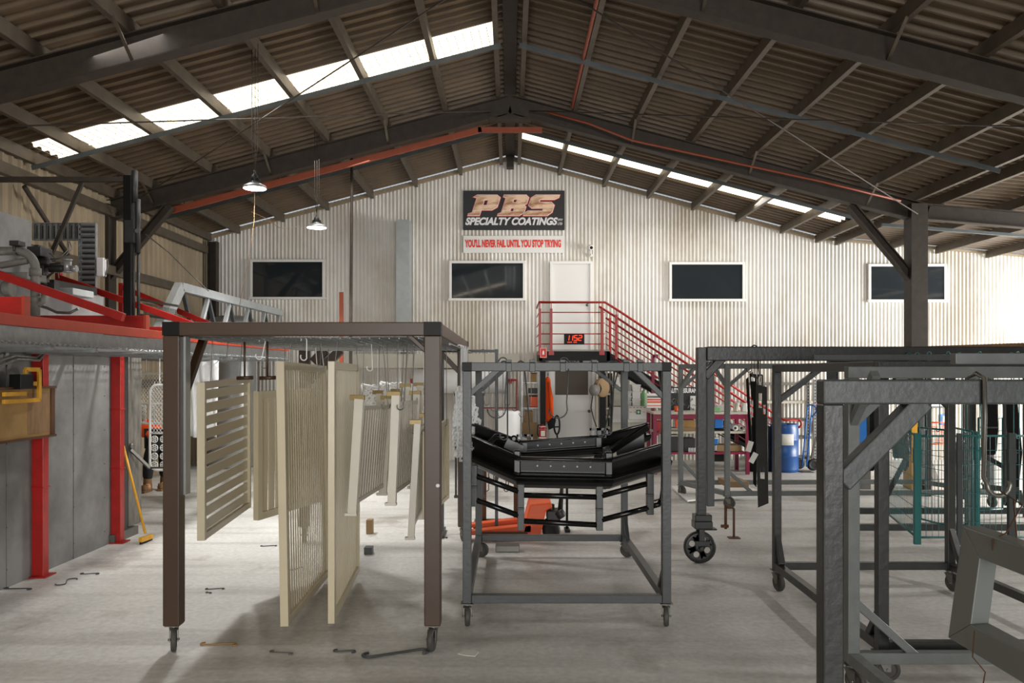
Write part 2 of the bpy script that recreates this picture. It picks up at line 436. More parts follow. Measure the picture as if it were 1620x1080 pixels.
for s, lb in ((-1, 'left'), (1, 'right')):
    b = MB(); ibeam(b, (s*6.0, YW-.2, 0), (s*6.0, YW-.2, ZE-.15), .18, .18) if s < 0 else None
    if s < 0: b.build('corner_column', 'rafter', label='dark steel corner column where the left and back walls meet', cat='column', kind='structure')
# rafter flashing along the gable
for s, lb in ((-1, 'left'), (1, 'right')):
    b = MB(); b.bar((0, YW-.05, Z0-.08), (s*6.2, YW-.05, roof_z(6.2)-.08), .05, .07)
    b.build('gable_angle', 'clad', label='cream steel angle under the roof edge, %s half of the gable' % lb, cat='steel angle', kind='structure')
b = MB(); b.bar((6.3, YW-.05, ZE-.06), (XE, YW-.05, roof_z(XE)-.06), .05, .05)
b.build('gable_angle', 'clad', label='steel angle under the low lean-to roof edge on the end wall', cat='steel angle', kind='structure')
# yellow base of the middle right column
b = MB(); b.box(6.135, 6.405, YP2-.135, YP2+.135, 0, 1.42)
b.build('column_guard', 'yellow', label='yellow painted guard round the foot of the steel column', cat='column guard', bevel=.01)

# bridging channels mid-bay
def bridging(Y, s, x1, label):
    b = MB(); z = lambda x: roof_z(x)-.02-PD-.035
    b.bar((s*.12, Y, z(.12)), (s*x1, Y, z(x1)), .05, .005); b.bar((s*.12, Y-.025, z(.12)-.03), (s*x1, Y-.025, z(x1)-.03), .005, .06)
    b.build('bridging_channel', 'bridge', label=label, cat='steel channel', kind='structure')
bridging(10.5, -1, 6.1, 'galvanised channel under the left purlins beside the roof light')
bridging(10.5, 1, 6.25, 'galvanised channel crossing under the right purlins in the near bay')
bridging(14.15, -1, 6.1, 'galvanised channel under the left purlins in the end bay')
bridging(14.15, 1, 6.25, 'galvanised channel under the right purlins in the end bay')
b = MB(); b.bar((6.4, 14.15, 4.33), (XE, 14.15, 3.7), .05, .05); b.build('bridging_channel', 'bridge', label='galvanised channel under the lean-to purlins', cat='steel channel', kind='structure')
# bracing rods
for i, (a, c, lb) in enumerate((
    ((-6.0, YP1+.1, 4.2), (-.3, YP2-.1, 5.8), 'thin bracing rod rising from the left eave to the middle apex'),
    ((-.1, YP1+.1, 5.85), (-6.0, YP2-.2, 4.2), 'thin bracing rod falling from the near apex to the left eave'),
    ((6.0, YP1+.1, 4.2), (.3, YP2-.1, 5.8), 'thin bracing rod rising from the right eave to the middle apex'),
    ((.1, YP1+.1, 5.85), (6.2, YP2-.2, 4.2), 'thin bracing rod falling from the near apex to the right column'))):
    MB().tube([a, c], .009, 6).build('bracing_rod', 'rafter', label=lb, cat='steel rod', kind='structure')
# pipes under the roof
zb_ = lambda x: roof_z(x)-RT-RD-.06
b = MB(); b.bar((-5.3, 12.86, zb_(5.3)), (-.45, 12.86, zb_(.45)), .05, .09); b.bar((-.5, 12.86, zb_(.5)+.003), (.5, 12.86, zb_(.5)+.003), .05, .08); 
for x in (.45, 1.9, 3.6, 5.1): b.bar((-x, 12.86, zb_(x)), (-x, 12.86, roof_z(x)-.1), .012, .03, up=(0, 1, 0))
b.build('sprinkler_beam', 'spr', label='flat orange-red sprinkler beam slung under the left half of the middle roof frame', cat='duct')  # sprinkler line shaped as a flat orange beam
b = MB(); b.tube([P(862, 176, 12.45), P(930, 195, 12.45), P(1000, 222, 12.45), P(1160, 257, 12.45), P(1300, 287, 12.45), P(1425, 318, 12.5)], .016, 6)
b.build('conduit', 'spr', label='thin red conduit under the right half of the middle roof frame', cat='conduit')
b = MB(); b.tube([(.93, 4, Z0-.262*.93-.2), (.93, 12.4, Z0-.262*.93-.2)], .022, 8)
b.build('copper_pipe', 'spr', label='orange pipe running along the first right purlin near the ridge', cat='pipe')
b = MB(); b.tube([P(557, 236, 13.5), P(555, 508, 13.5), (P(555, 508, 13.5).x, 13.5, 0)], .026, 8)
b.build('vertical_conduit', 'rafter', label='grey vertical conduit dropping from the middle roof frame', cat='conduit')
b = MB(); b.box(.06, .13, 5.5, 7.95, Z0-.3, Z0-.24)
b.build('batten_light', 'white', label='white batten light under the ridge at the top of the picture', cat='light fitting')

# windows in the end wall
def window(n, x0, x1, z0, z1):
    t = T('window_%d' % n, None, None, ((x0+x1)/2, YW-.03, z0), kind='structure')
    b = MB(); y0, y1, w_ = YW-.075, YW+.0, .05
    b.box(x0, x1, y0, y1, z1-w_, z1); b.box(x0-.015, x1+.015, y0-.02, y1, z0, z0+w_); b.box(x0, x0+w_, y0, y1, z0+w_, z1-w_); b.box(x1-w_, x1, y0, y1, z0+w_, z1-w_)
    b.build('window_frame', 'white', t, bevel=.004)
    MB().box(x0+w_, x1-w_, YW-.055, YW-.045, z0+w_, z1-w_).build('window_pane', 'glass', t)
for n, (a, c, t_, d) in enumerate(((397, 515, 411, 474), (711, 831, 413, 476), (1058, 1177, 415, 477), (1372, 1495, 418, 478))):
    window(n+1, PX(a, YW), PX(c, YW), PZ(d, YW), PZ(t_, YW))
# doors
def door(n, x0, x1, z0, z1, glass=False, knob_side=1):
    t = T('door_%d' % n, None, None, ((x0+x1)/2, YW-.04, z0), kind='structure')
    b = MB(); w_ = .05; y0 = YW-.09
    b.box(x0, x1, y0, YW, z1-w_, z1); b.box(x0, x0+w_, y0, YW, z0, z1-w_); b.box(x1-w_, x1, y0, YW, z0, z1-w_)
    b.build('door_frame', 'white', t)
    lf = MB().box(x0+w_, x1-w_, YW-.065, YW-.03, z0+.005, z1-w_).build('door_leaf', 'door', t)
    if glass:
        MB().box(x0+.13, x1-.13, YW-.072, YW-.064, z0+1.33, z0+1.85).build('door_glass', 'dglass', lf)
        bb = MB()
        bb.box(x0+.11, x1-.11, YW-.075, YW-.064, z0+1.85, z0+1.87); bb.box(x0+.11, x1-.11, YW-.075, YW-.064, z0+1.31, z0+1.33)
        bb.build('door_glass_bead', 'white', lf)
    k = MB(); kx = x1-.11; k.cyl((kx, YW-.065, z0+1.0), (kx, YW-.12, z0+1.0), .012); k.lathe([(0, 0), (.028, .005), (.03, .02), (.018, .035), (0, .038)], (kx, YW-.11, z0+1.0), (0, -1, 0), 12)
    k.cyl((kx, YW-.065, z0+1.0), (kx, YW-.07, z0+1.0), .03)
    k.build('door_handle', 'steel', lf)
door(1, PX(870, YW), PX(937, YW), 2.16, PZ(414, YW))
door(2, PX(868, YW), PX(940, YW), 0, 2.12, True)
# cream fascia beam and box column against the end wall
b = MB(); b.box(PX(560, YW), PX(848, YW)-.35, YW-.35, YW-.02, PZ(582, YW), PZ(560, YW))
b.build('fascia_duct', 'cupb', label='long cream box duct low along the end wall left of the platform', cat='duct')
b = MB(); b.box(PX(627, 16.4), PX(648, 16.4), 16.35, YW-.02, PZ(558, YW), PZ(348, 16.4)); b.build('box_column', 'truss', label='narrow boxed vertical duct on the end wall left of the sign', cat='duct', kind='structure')
# girts on the left wall
for z, y0, lb in ((4.25, 4, 'upper'), (3.35, 9.3, 'middle'), (1.6, 9.6, 'lower')):
    b = MB(); b.box(XL, XL+.09, y0, YW-.3, z-.07, z+.07); b.build('wall_girt', 'purlin', label='%s horizontal rail along the tan side wall' % lb, cat='wall rail', kind='structure')
b = MB(); b.tube([(XL+.12, 10.2, 4.1), (XL+.12, 11.2, 3.4)], .03, 8); b.build('wall_brace', 'rafter', label='dark sloping brace against the tan side wall', cat='brace', kind='structure')
# ================================================================ RACKS
def caster(t, x, y, h, r, yaw=0, mat='rubberg', wide=.035, fork='steel'):
    c, s = math.cos(yaw), math.sin(yaw); ax = V(c, s, 0); fw = V(-s, c, 0)      # ax: axle direction
    ctr = V(x, y, r)+fw*(-.03)
    b = MB(); b.bar((x, y, h-.006), (x, y, h), .09, .09, up=(0, 1, 0)); b.cyl((x, y, h-.03), (x, y, h-.006), .03, 12)
    for k in (-1, 1):
        o = ax*k*(wide/2+.006)
        b.prism([V(x, y, h-.03)+o+fw*.03, V(x, y, h-.03)+o-fw*.045, ctr+o-fw*.018-V(0, 0, .012), ctr+o+fw*.018-V(0, 0, .012)], ax*k*.004)
    b.bar(V(x, y, h-.03)-ax*(wide/2+.01), V(x, y, h-.03)+ax*(wide/2+.01), .07, .006)
    b.cyl(ctr-ax*(wide/2+.018), ctr+ax*(wide/2+.018), .008, 8)
    fk = b.build('caster', fork, t)
    w_ = MB(); hw = wide/2
    w_.lathe([(.012, -hw-.002), (r*.55, -hw*.8), (r*.7, -hw*.8), (r*.72, -hw), (r*.93, -hw), (r, -hw*.6), (r, hw*.6), (r*.93, hw), (r*.72, hw), (r*.7, hw*.8), (r*.55, hw*.8), (.012, hw+.002)], ctr, ax, 24)
    w_.build('wheel', mat, fk)
    return fk
def rack(name, label, cn, top, t, mat='rack', wh=.16, wr=.072, yaws=(0, 0, 0, 0), rails=(0, 1, 2, 3), tops=(0, 1, 2, 3), braces=(), topt=None, legs=(0, 1, 2, 3), group=None, leg_bottom=None, caps=True, wheels=(0, 1, 2, 3), bev=.004, legmats=None, wmat='rubberg'):
    cn = [Vector((c[0], c[1], 0)) for c in cn]; ctr = sum(cn, V(0, 0, 0))/4
    R = T(name, label, 'rack', (ctr.x, ctr.y, 0), group); tt = topt or t
    zb = wh if leg_bottom is None else leg_bottom
    for i in legs:
        b = MB(); b.bar(cn[i]+V(0, 0, zb), cn[i]+V(0, 0, top-tt), t, t, up=(0, 1, 0))
        b.build('leg', (legmats or {}).get(i, mat), R, bevel=bev)
    for i in tops:
        p, q = cn[i], cn[(i+1) % 4]; b = MB()
        e = t/2-.001 if i % 2 == 0 else -t/2
        b.bar(p+V(0, 0, top-tt/2), q+V(0, 0, top-tt/2), t*.99, tt, ext=e); b.build('top_rail', mat, R, bevel=bev)
    for i in rails:
        p, q = cn[i], cn[(i+1) % 4]; b = MB()
        b.bar(p+V(0, 0, wh+t/2), q+V(0, 0, wh+t/2), t*.96, t*.96, ext=-t/2-.001); b.build('bottom_rail', mat, R, bevel=bev)
    for a, c, wd in braces:
        b = MB(); b.bar(a, c, wd, wd); b.build('corner_brace', mat, R, bevel=bev*.8)
    if caps:
        for i in legs:
            b = MB(); b.box(cn[i].x-t/2-.003, cn[i].x+t/2+.003, cn[i].y-t/2-.003, cn[i].y+t/2+.003, top-tt*.98, top+.002)
            b.build('end_cap', 'black' if caps is True else mat, R, bevel=.002)
    for i in wheels:
        caster(R, cn[i].x, cn[i].y, wh, wr, yaws[i], wmat)
    return R
# brown rack --------------------------------------------------
yA0, yA1 = 5.33, 8.72; xA0, xA1 = -2.18, -.50; tA = .105
braces = [((xA0, yA0+.05, 1.52), (xA0, yA0+.52, 2.04), .05), ((xA1, yA0+.05, 1.72), (xA1, yA0+.36, 2.04), .05),
          ((xA1-.04, yA0, 1.93), (xA1-.17, yA0, 2.05), .03),
          ((xA0+.05, yA1, 1.7), (xA0+.38, yA1, 2.03), .09), ((xA0+.1, yA1, 1.9), (xA0+.22, yA1, 2.03), .1), ((xA1-.04, yA1, 1.8), (xA1-.26, yA1, 2.03), .05)]
RA = rack('display_rack', 'tall brown powder-coated wheeled rack hung with beige slatted panels', [(xA0, yA0), (xA1, yA0), (xA1, yA1), (xA0, yA1)],
          2.12, tA, 'brown', .165, .075, (.35, -.15, .5, .2), rails=(), topt=.088, braces=braces, bev=.006)
for o in [x for x in kids(RA) if x.name.startswith('bottom_rail')]:
    pass
b = MB()                                          # inner flange plates behind the front legs
b.box(xA0+.053, xA0+.068, yA0+.02, yA0+.10, 1.0, 2.03); b.build('brace_plate', 'silver', RA)
b = MB(); b.lathe([(0, 0), (.014, .001), (.011, .007), (0, .009)], (xA1+.035, yA0-.053, 1.07), (0, -1, 0), 12); b.build('bolt', 'signw', RA)
# wire mesh shelf under its top
b = MB(); z = 2.02
for i in range(24): x = xA0+.1+i*(xA1-xA0-.2)/23; b.tube([(x, yA0+.06, z), (x+.01, (yA0+yA1)/2, z-.015), (x, yA1-.06, z)], .0035, 5)
for j in range(34): y = yA0+.08+j*(yA1-yA0-.16)/33; b.tube([(xA0+.06, y, z+.006), (xA1-.06, y, z+.006)], .0035, 5)
b.build('wire_mesh', 'galv', RA)

# centre dark rack --------------------------------------------
xB0, xB1, yB0, yB1 = -.306, 1.112, 5.86, 8.0; tB = .062
zb1 = 1.867
braces = [(P(738, 628, yB0-.0), P(793, 580, yB0), .038), (P(1058, 636, yB0), P(1000, 580, yB0), .038),
          ((xB0+.03, yB1, 1.62), (xB0+.26, yB1, 1.83), .035), ((xB1-.03, yB1, 1.62), (xB1-.3, yB1, 1.83), .035),
          ((xB0, yB0+.03, 1.6), (xB0, yB0+.25, 1.83), .035), ((xB1, yB0+.03, 1.6), (xB1, yB0+.25, 1.83), .035),
          ((xB1, yB0+.03, .42), (xB1, yB0+.25, .2), .035), ((xB1, yB1-.03, .42), (xB1, yB1-.25, .2), .035), ((xB0, yB0+.03, .5), (xB0, yB0+.25, .2), .035)]
RB = rack('hanging_rack', 'dark grey wheeled rack in the middle holding black steel bumpers', [(xB0, yB0), (xB1, yB0), (xB1, yB1), (xB0, yB1)],
          zb1, tB, 'rack', .155, .07, (.1, -.15, 1.2, 1.35), braces=braces, wmat='rubberg')
b = MB()                                          # welded lugs along the front top rail
for px in (805, 842, 890, 940, 990, 1012): b.bar(P(px, 574, yB0), P(px, 588, yB0), .04, .085, up=(0, 1, 0)); b.box(PX(px, yB0)-.02, PX(px, yB0)+.02, yB0-.02, yB0+.02, zb1, zb1+.02)
b.build('hook_lug', 'rack', RB, bevel=.003)
for px in (742, 1055):                             # splice collars half way up the legs
    b = MB(); x = PX(px, yB0); b.box(x-.036, x+.036, yB0-.036, yB0+.036, 1.25 if px < 800 else 1.2, 1.262 if px < 800 else 1.212)
    b.build('leg_collar', 'rack', RB)

# big-wheeled rack ---------------------------------------------
yC, xC = 7.75, 1.80
RC = T('gantry_rack', 'heavy dark grey rack running on a large spoked wheel', 'rack', (xC, yC, 0))
b = MB(); b.bar((xC, yC, .40), (xC, yC, 2.03), .085, .085, up=(0, 1, 0)); b.build('leg', 'rackd', RC, bevel=.006)
b = MB(); b.bar((xC+.11, yC+.1, .52), (xC+.11, yC+.1, 1.9), .07, .07, up=(0, 1, 0)); b.build('leg', 'rack', RC, bevel=.005)
b = MB(); b.bar((5.5, yC, .0), (5.5, yC, 1.9), .085, .085, up=(0, 1, 0)); b.build('leg', 'rackd', RC, bevel=.006)
b = MB(); b.bar((xC+.045, yC, 1.97), (5.6, yC, 1.97), .1, .135); b.build('top_beam', 'rackd', RC, bevel=.01)
b = MB(); b.bar((xC+.03, yC, 1.75), (xC+.2, yC, 1.93), .08, .08); b.build('corner_brace', 'rackd', RC, bevel=.01)
b = MB(); b.box(xC-.07, xC+.09, yC-.07, yC+.07, .40, .46); b.box(xC-.075, xC+.095, yC-.075, yC+.075, .33, .40); b.box(xC-.05, xC+.14, yC-.06, yC+.06, .315, .33)
b.build('leg_socket', 'rackd', RC, bevel=.008)
xw, rw = PX(1108, yC-.03), .15
b = MB(); b.box(xw-.02, xw+.035, yC-.07, yC-.055, .17, .33); b.box(xw-.02, xw+.035, yC+.055, yC+.07, .1, .33); b.box(xw-.06, xw+.08, yC-.085, yC-.065, .17, .22)
b.cyl((xw, yC-.1, rw), (xw, yC+.09, rw), .02); b.build('wheel_fork', 'rackd', RC, bevel=.004)
def spoke_wheel(parent, c, r, w_, ax, mat, hub='rackd', nsp=4):
    b = MB(); b.lathe([(r*.84, -w_/2), (r, -w_/2+.004), (r, w_/2-.004), (r*.84, w_/2), (r*.84, -w_/2)], c, ax, 40)
    b.lathe([(.03, -w_/2), (.045, -w_/2), (.045, w_/2), (.03, w_/2)], c, ax, 20)
    A = Vector(ax); u = A.orthogonal().normalized(); v_ = A.cross(u)
    c = Vector(c)
    for k in range(nsp):
        a = PI*2*k/nsp+.4; d = u*math.cos(a)+v_*math.sin(a); e = A.cross(d)
        b.prism([c+d*.035+e*.02, c+d*r*.9+e*.03, c+d*r*.9-e*.03, c+d*.035-e*.02], A*.012)
        for h in (-1, 1):
            d2 = u*math.cos(a+h*.78)+v_*math.sin(a+h*.78)
        # web plate with a round gap between the spokes
        a2 = a+PI/nsp; cc = c+(u*math.cos(a2)+v_*math.sin(a2))*r*.52; n = 18
        inner = [cc+(u*math.cos(2*PI*i/n)+v_*math.sin(2*PI*i/n))*r*.19 for i in range(n)]
        outer = []
        for i in range(n):
            dd = u*math.cos(2*PI*i/n)+v_*math.sin(2*PI*i/n); p = cc+dd*r*.45; q = p-c
            if q.length > r*.86: p = c+q.normalized()*r*.86
            outer.append(p)
        b.add(inner+outer+[p+A*.006 for p in inner]+[p+A*.006 for p in outer],
              [(i, (i+1) % n, n+(i+1) % n, n+i) for i in range(n)]+[(2*n+i, 3*n+i, 3*n+(i+1) % n, 2*n+(i+1) % n) for i in range(n)]+[(i, 2*n+i, 2*n+(i+1) % n, (i+1) % n) for i in range(n)])
    return b.build('wheel', mat, parent)
spoke_wheel(RC, (xw, yC, rw), rw, .05, (0, 1, 0), 'rackd')

# light grey rack behind it ------------------------------------
a_, b_, c_, d_ = (2.86, 10.83), (6.4, 10.95), (6.0, 12.0), (2.47, 11.9)
def lerp(p, q, t): return (p[0]+(q[0]-p[0])*t, p[1]+(q[1]-p[1])*t)
def cb(p, q, L, z0, z1):  # corner brace from leg at p (height z1) to rail towards q (height z0)
    dx, dy = q[0]-p[0], q[1]-p[1]; n = math.hypot(dx, dy); return ((p[0], p[1], z1), (p[0]+dx/n*L, p[1]+dy/n*L, z0), .045)
RD_ = rack('hanging_rack', 'light grey empty wheeled rack behind the large spoked wheel', [a_, b_, c_, d_], 1.91, .066, 'rackl', .165, .078, (1.2, .3, .2, .5),
           braces=[cb(a_, b_, .34, .2, .5), cb(a_, b_, .3, 1.86, 1.6), cb(a_, d_, .3, 1.86, 1.6), cb(d_, a_, .35, 1.86, 1.58), cb(d_, c_, .3, .2, .52), cb(d_, c_, .35, 1.86, 1.55), cb(b_, a_, .35, 1.86, 1.55)], caps=False)
# dark rack with its corner half way to the camera -------------
e0, e1, e2, e3 = (2.17, 4.80), (3.66, 4.80), (3.63, 6.78), (2.2, 6.78)
RE = rack('hanging_rack', 'dark grey wheeled rack with a cranked back rail, right of the middle', [e0, e1, e2, e3], 1.862, .062, 'rackd', .17, .072, (1.3, .3, .35, .25),
          braces=[cb(e3, e2, .35, 1.82, 1.55), cb(e2, e3, .35, 1.82, 1.5), cb(e3, e0, .14, .24, .47), cb(e2, e1, .2, .2, .52), cb(e0, e3, .16, .22, .42)], caps=False)
# near light grey rack (far-left corner in view) ---------------
g3 = (1.925, 4.63); g2 = (4.2, 4.63); g0 = (1.925, 2.75); g1 = (4.2, 2.75)
RG = rack('hanging_rack', 'light grey lumpy-painted rack behind the nearest post', [g0, g1, g2, g3], 1.83, .066, 'rackl', .16, .07, (.3, .3, .5, .4), tops=(1, 2),
          braces=[cb(g3, g2, .36, .2, .52), cb(g3, g2, .3, 1.79, 1.5), cb(g3, (1.925, 2.75), .3, 1.79, 1.5)], caps=False)
# nearest rack --------------------------------------------------
yF = 2.6
RF = T('hanging_rack', 'nearest dark rack, its post and beam filling the right foreground', 'rack', (1.8, yF, 0))
for x in (PX(1313, yF), 2.7):
    b = MB(); b.bar((x, yF, .16), (x, yF, 1.70), .066, .066, up=(0, 1, 0)); b.build('leg', 'rackd', RF, bevel=.006)
    b = MB(); b.bar((x, yF-.45, .13), (x, yF+.12, .13), .06, .06); b.build('foot_bar', 'rackd', RF, bevel=.005)
    caster(RF, x, yF-.4, .1, .045); caster(RF, x, yF+.08, .1, .045)
x = PX(1313, yF)
b = MB(); b.bar((x-.033, yF, 1.737), (2.74, yF, 1.737), .066, .078); b.build('top_beam', 'rack', RF, bevel=.006)
b = MB(); b.bar((x+.03, yF, 1.45), (x+.29, yF, 1.71), .06, .062); b.build('corner_brace', 'rack', RF, bevel=.005)
# another rack beam behind
h0, h1, h2, h3 = (2.96, 5.25), (5.2, 5.25), (5.2, 7.1), (3.05, 7.1)
hh = [(2.98, 5.2), (5.2, 5.2), (5.2, 6.3), (3.02, 6.3)]
RH = rack('hanging_rack', 'dark grey square-post rack behind the green cages', [(3.32, 8.5), (6.7, 8.5), (6.7, 9.5), (3.75, 9.5)], 1.93, .07, 'rack', .16, .07,
          braces=[], caps=False)
b = MB(); b.bar((4.76, 8.5, .2), (4.76, 8.5, 1.87), .08, .08, up=(0, 1, 0)); b.build('middle_leg', 'rackl', RH, bevel=.004)
for x in (3.45, 3.9, 4.35, 4.8, 5.2):
    b = MB(); b.bar((x, 7.15, 1.885), (x, 8.6, 1.885), .03, .03); b.build('outrigger_bar', 'rackd', RC)
# cross bars lying over rack tops, seen edge-on above the near beam
for (x0, x1, y, z, lb) in ((2.02, 4.1, 3.75, 1.83, 'grey bar laid across the near light grey rack top'), (2.6, 5.2, 7.05, 1.895, 'notched dark bar laid across the rack tops below the heavy beam')):
    b = MB(); b.bar((x0, y, z+.03), (x1, y, z+.03), .05, .05)
    b.build('cross_bar', 'rackl' if y < 5 else 'rack', label=lb, cat='bar', bevel=.004)

# ================================================================ HOOKS
def s_hook(top, L, r=.003, R=.025, mat='rust', label=None, group=None, yaw=0, double=False, lean=(0, 0)):
    """hook hung over a bar: crook at the top, straight shank, open crook at the foot"""
    top = Vector(top); u = V(math.cos(yaw), math.sin(yaw), 0); z = V(0, 0, 1)
    pts = arc(top+V(0, 0, -R), R, PI, 0, 8, u, z)
    foot = top+V(lean[0], lean[1], -L)
    p0 = pts[-1]; c2 = foot+V(0, 0, R*1.0)
    pts += [p0.lerp(c2+u*R, k/4) for k in range(1, 5)]
    pts += arc(c2, R*1.15, 0, -PI*1.15, 9, u, z)[1:]
    b = MB(); b.tube(pts, r, 6); return b.build('wire_hook', mat, label=label, cat='hook', group=group)
# ================================================================ SLATTED PANELS
def panel(label, n, f, z0n, z1n, z0f=None, z1f=None, thick=.05, stile=.05, railh=.06, kind='v', pitch=.07, sw=.036, st=.006, mat='beige', lean=0, post=None, brk=False, name='slatted_panel', group=None):
    """n, f: (x, y) of near and far ends; z0/z1: bottom and top heights"""
    z0f = z0n if z0f is None else z0f; z1f = z1n if z1f is None else z1f
    n3, f3 = V(n[0], n[1], 0), V(f[0], f[1], 0); d = (f3-n3); L = d.length; d.normalize(); s = V(0, 0, 1).cross(d).normalized()
    t = T(name, label, 'slatted panel', ((n[0]+f[0])/2, (n[1]+f[1])/2, z0n), group)
    Z0_ = lambda k: z0n+(z0f-z0n)*k; Z1_ = lambda k: z1n+(z1f-z1n)*k
    pt = post or thick
    for k, pp in ((0, n3), (1, f3)):
        b = MB(); lo = pp+d*(stile/2 if k == 0 else -stile/2)
        ex = .05 if post else 0
        q0 = lo+V(0, 0, Z0_(k)-ex)+s*lean; q1 = lo+V(0, 0, Z1_(k)+ex)
        b.bar(q0, q1, pt, stile, up=d); b.build('stile', mat, t, bevel=.002)
        if brk:
            for q, sg in ((q1, 1), (q0, -1)):
                b = MB(); b.bar(q-s*(pt/2+.004)+V(0, 0, .01*sg), q+s*(pt/2+(.035 if sg > 0 else .02))+V(0, 0, .01*sg), .045, .035 if sg > 0 else .02); b.build('bracket', 'gold' if sg > 0 else mat, t, bevel=.002)
    for zz, sg in ((Z1_, -1), (Z0_, 1)):
        b = MB(); b.bar(n3+d*stile+V(0, 0, zz(0)+sg*railh/2)+(s*lean if sg > 0 else s*0), f3-d*stile+V(0, 0, zz(1)+sg*railh/2)+(s*lean if sg > 0 else s*0), thick*.9, railh)
        b.build('rail', mat, t, bevel=.002)
    b = MB()
    if kind == 'v':
        N = max(1, int((L-2*stile)/pitch)); pitch = (L-2*stile)/N
        for i in range(N):
            k = (stile+(i+.5)*pitch)/L; p = n3+d*(k*L)
            b.bar(p+V(0, 0, Z0_(k)+railh)+s*lean, p+V(0, 0, Z1_(k)-railh), st, sw, up=d)
    else:
        H = z1n-z0n-2*railh; N = int(H/pitch); pitch = H/N
        for i in range(N):
            kz = (railh+(i+.5)*pitch)/(z1n-z0n)
            b.bar(n3+d*stile+V(0, 0, z0n+(z1n-z0n)*kz), f3-d*stile+V(0, 0, z0f+(z1f-z0f)*kz), st, sw)
    b.build('slat_infill', mat, t)
    return t
panel('large beige panel of horizontal slats, hanging furthest left in the brown rack', (-2.07, 5.50), (-2.13, 6.68), .67, 1.73, .70, 1.76, kind='h', pitch=.082, sw=.064, st=.012, thick=.052, stile=.04, railh=.045)
panel('short beige vertical-slat panel just right of the horizontal-slat one', (-2.09, 6.75), (-1.62, 7.85), .58, 1.64, .62, 1.66, pitch=.085, sw=.07, st=.012, thick=.05, stile=.06, railh=.06)
panel('tallest beige panel of fine vertical slats, left of its twin', (-1.555, 5.55), (-1.60, 7.05), .08, 1.872, .06, 1.85, pitch=.066, sw=.030, st=.005, lean=-.03, thick=.055, stile=.06, railh=.055)
panel('tall beige fine-slat panel nearest the middle of the brown rack', (-1.215, 5.58), (-1.32, 7.1), .09, 1.872, .08, 1.86, pitch=.066, sw=.030, st=.005, thick=.045, stile=.06, railh=.055)
panel('cream gate panel with a leaning post and brass brackets, first of the tilted ones', (-1.06, 5.75), (-.99, 6.75), .86, 1.56, .86, 1.53, thick=.03, post=.062, stile=.05, railh=.03, pitch=.075, sw=.045, st=.012, mat='cream', lean=-.06 if False else .05, brk=True)
panel('cream gate panel with post and brass brackets, second of the tilted ones', (-.83, 5.95), (-.79, 7.0), .90, 1.58, .88, 1.56, thick=.03, post=.06, stile=.05, railh=.03, pitch=.075, sw=.045, st=.012, mat='cream', lean=.03, brk=True)
panel('narrow cream gate panel hanging lowest beside the right brown leg', (-.70, 6.2), (-.71, 7.0), .60, 1.36, .62, 1.37, thick=.03, post=.05, stile=.05, railh=.03, pitch=.08, sw=.045, st=.012, mat='cream', lean=.05, brk=True)
panel('cream panel close behind the lowest hanging one', (-.66, 6.35), (-.585, 7.7), .66, 1.34, .62, 1.36, thick=.035, stile=.045, railh=.04, pitch=.08, sw=.05, st=.012, mat='beige')
panel('small cream panel with brass-topped posts at the back of the brown rack', (-1.15, 7.2), (-1.08, 7.9), 1.0, 1.56, thick=.03, post=.05, stile=.05, railh=.03, pitch=.08, sw=.045, st=.012, mat='cream', brk=True)
panel('back cream panel with bright brass-topped post below the wire mesh', (-.90, 7.15), (-.86, 7.9), .95, 1.62, thick=.03, post=.055, stile=.05, railh=.03, pitch=.08, sw=.045, st=.012, mat='cream', brk=True)
# T-shaped lifting hangers and hooks for the panels
for px, py, lb in ((387, 598, 'brown T-shaped hanger over the horizontal-slat panel'), (423, 598, 'brown T-shaped hanger beside the tall slat panel')):
    Y = 5.9; b = MB(); b.tube([P(px, 534, Y), P(px, py-2, Y)], .008, 8); x = PX(px, Y); z = PZ(py, Y)
    b.tube([(x-.055, Y, z), (x+.06, Y, z+.004)], .014, 10); b.build('panel_hanger', 'brown', label=lb, cat='hanger')
hk = [((-2.10, 5.75), 1.74), ((-2.12, 6.5), 1.76), ((-1.95, 7.1), 1.65), ((-1.57, 5.8), 1.88), ((-1.59, 6.8), 1.87), ((-1.23, 5.75), 1.88), ((-1.3, 6.9), 1.86), ((-1.05, 5.8), 1.58), ((-1.0, 6.7), 1.56),
      ((-.82, 6.0), 1.6), ((-.79, 6.95), 1.6), ((-.72, 6.25), 1.38), ((-.73, 6.95), 1.4), ((-.65, 6.5), 1.36), ((-.6, 7.5), 1.36), ((-1.15, 7.25), 1.6), ((-.9, 7.2), 1.66), ((-1.7, 7.6), 1.66)]
for (xy, z) in hk:
    s_hook((xy[0], xy[1], 2.03), 2.05-z+.03, .0032, .02, 'steel', 'steel wire hook joining a hung panel to the mesh overhead', 'wire hooks holding the beige and cream panels', yaw=random.uniform(0, 3), lean=(random.uniform(-.02, .02), 0))
for i, (x, y, L, mt) in enumerate(((-2.05, 5.9, .16, 'steel'), (-1.83, 6.1, .2, 'galv'), (-1.72, 5.7, .14, 'signw'), (-1.45, 6.2, .2, 'galv'), (-1.1, 6.4, .22, 'signw'), (-.95, 6.0, .5, 'steel'), (-.85, 6.6, .55, 'steel'), (-.75, 5.9, .5, 'steel'), (-.7, 6.8, .5, 'galv'), (-1.38, 5.5, .15, 'signw'), (-1.65, 6.9, .3, 'signw'), (-.66, 7.2, .6, 'steel'), (-.98, 7.4, .5, 'steel'))):
    s_hook((x, y, 2.03), L, .004, .022, mt, 'spare wire hook dangling free from the mesh of the brown rack', 'spare hooks on the brown rack mesh', yaw=random.uniform(-.5, .5), lean=(random.uniform(-.05, .05), 0))

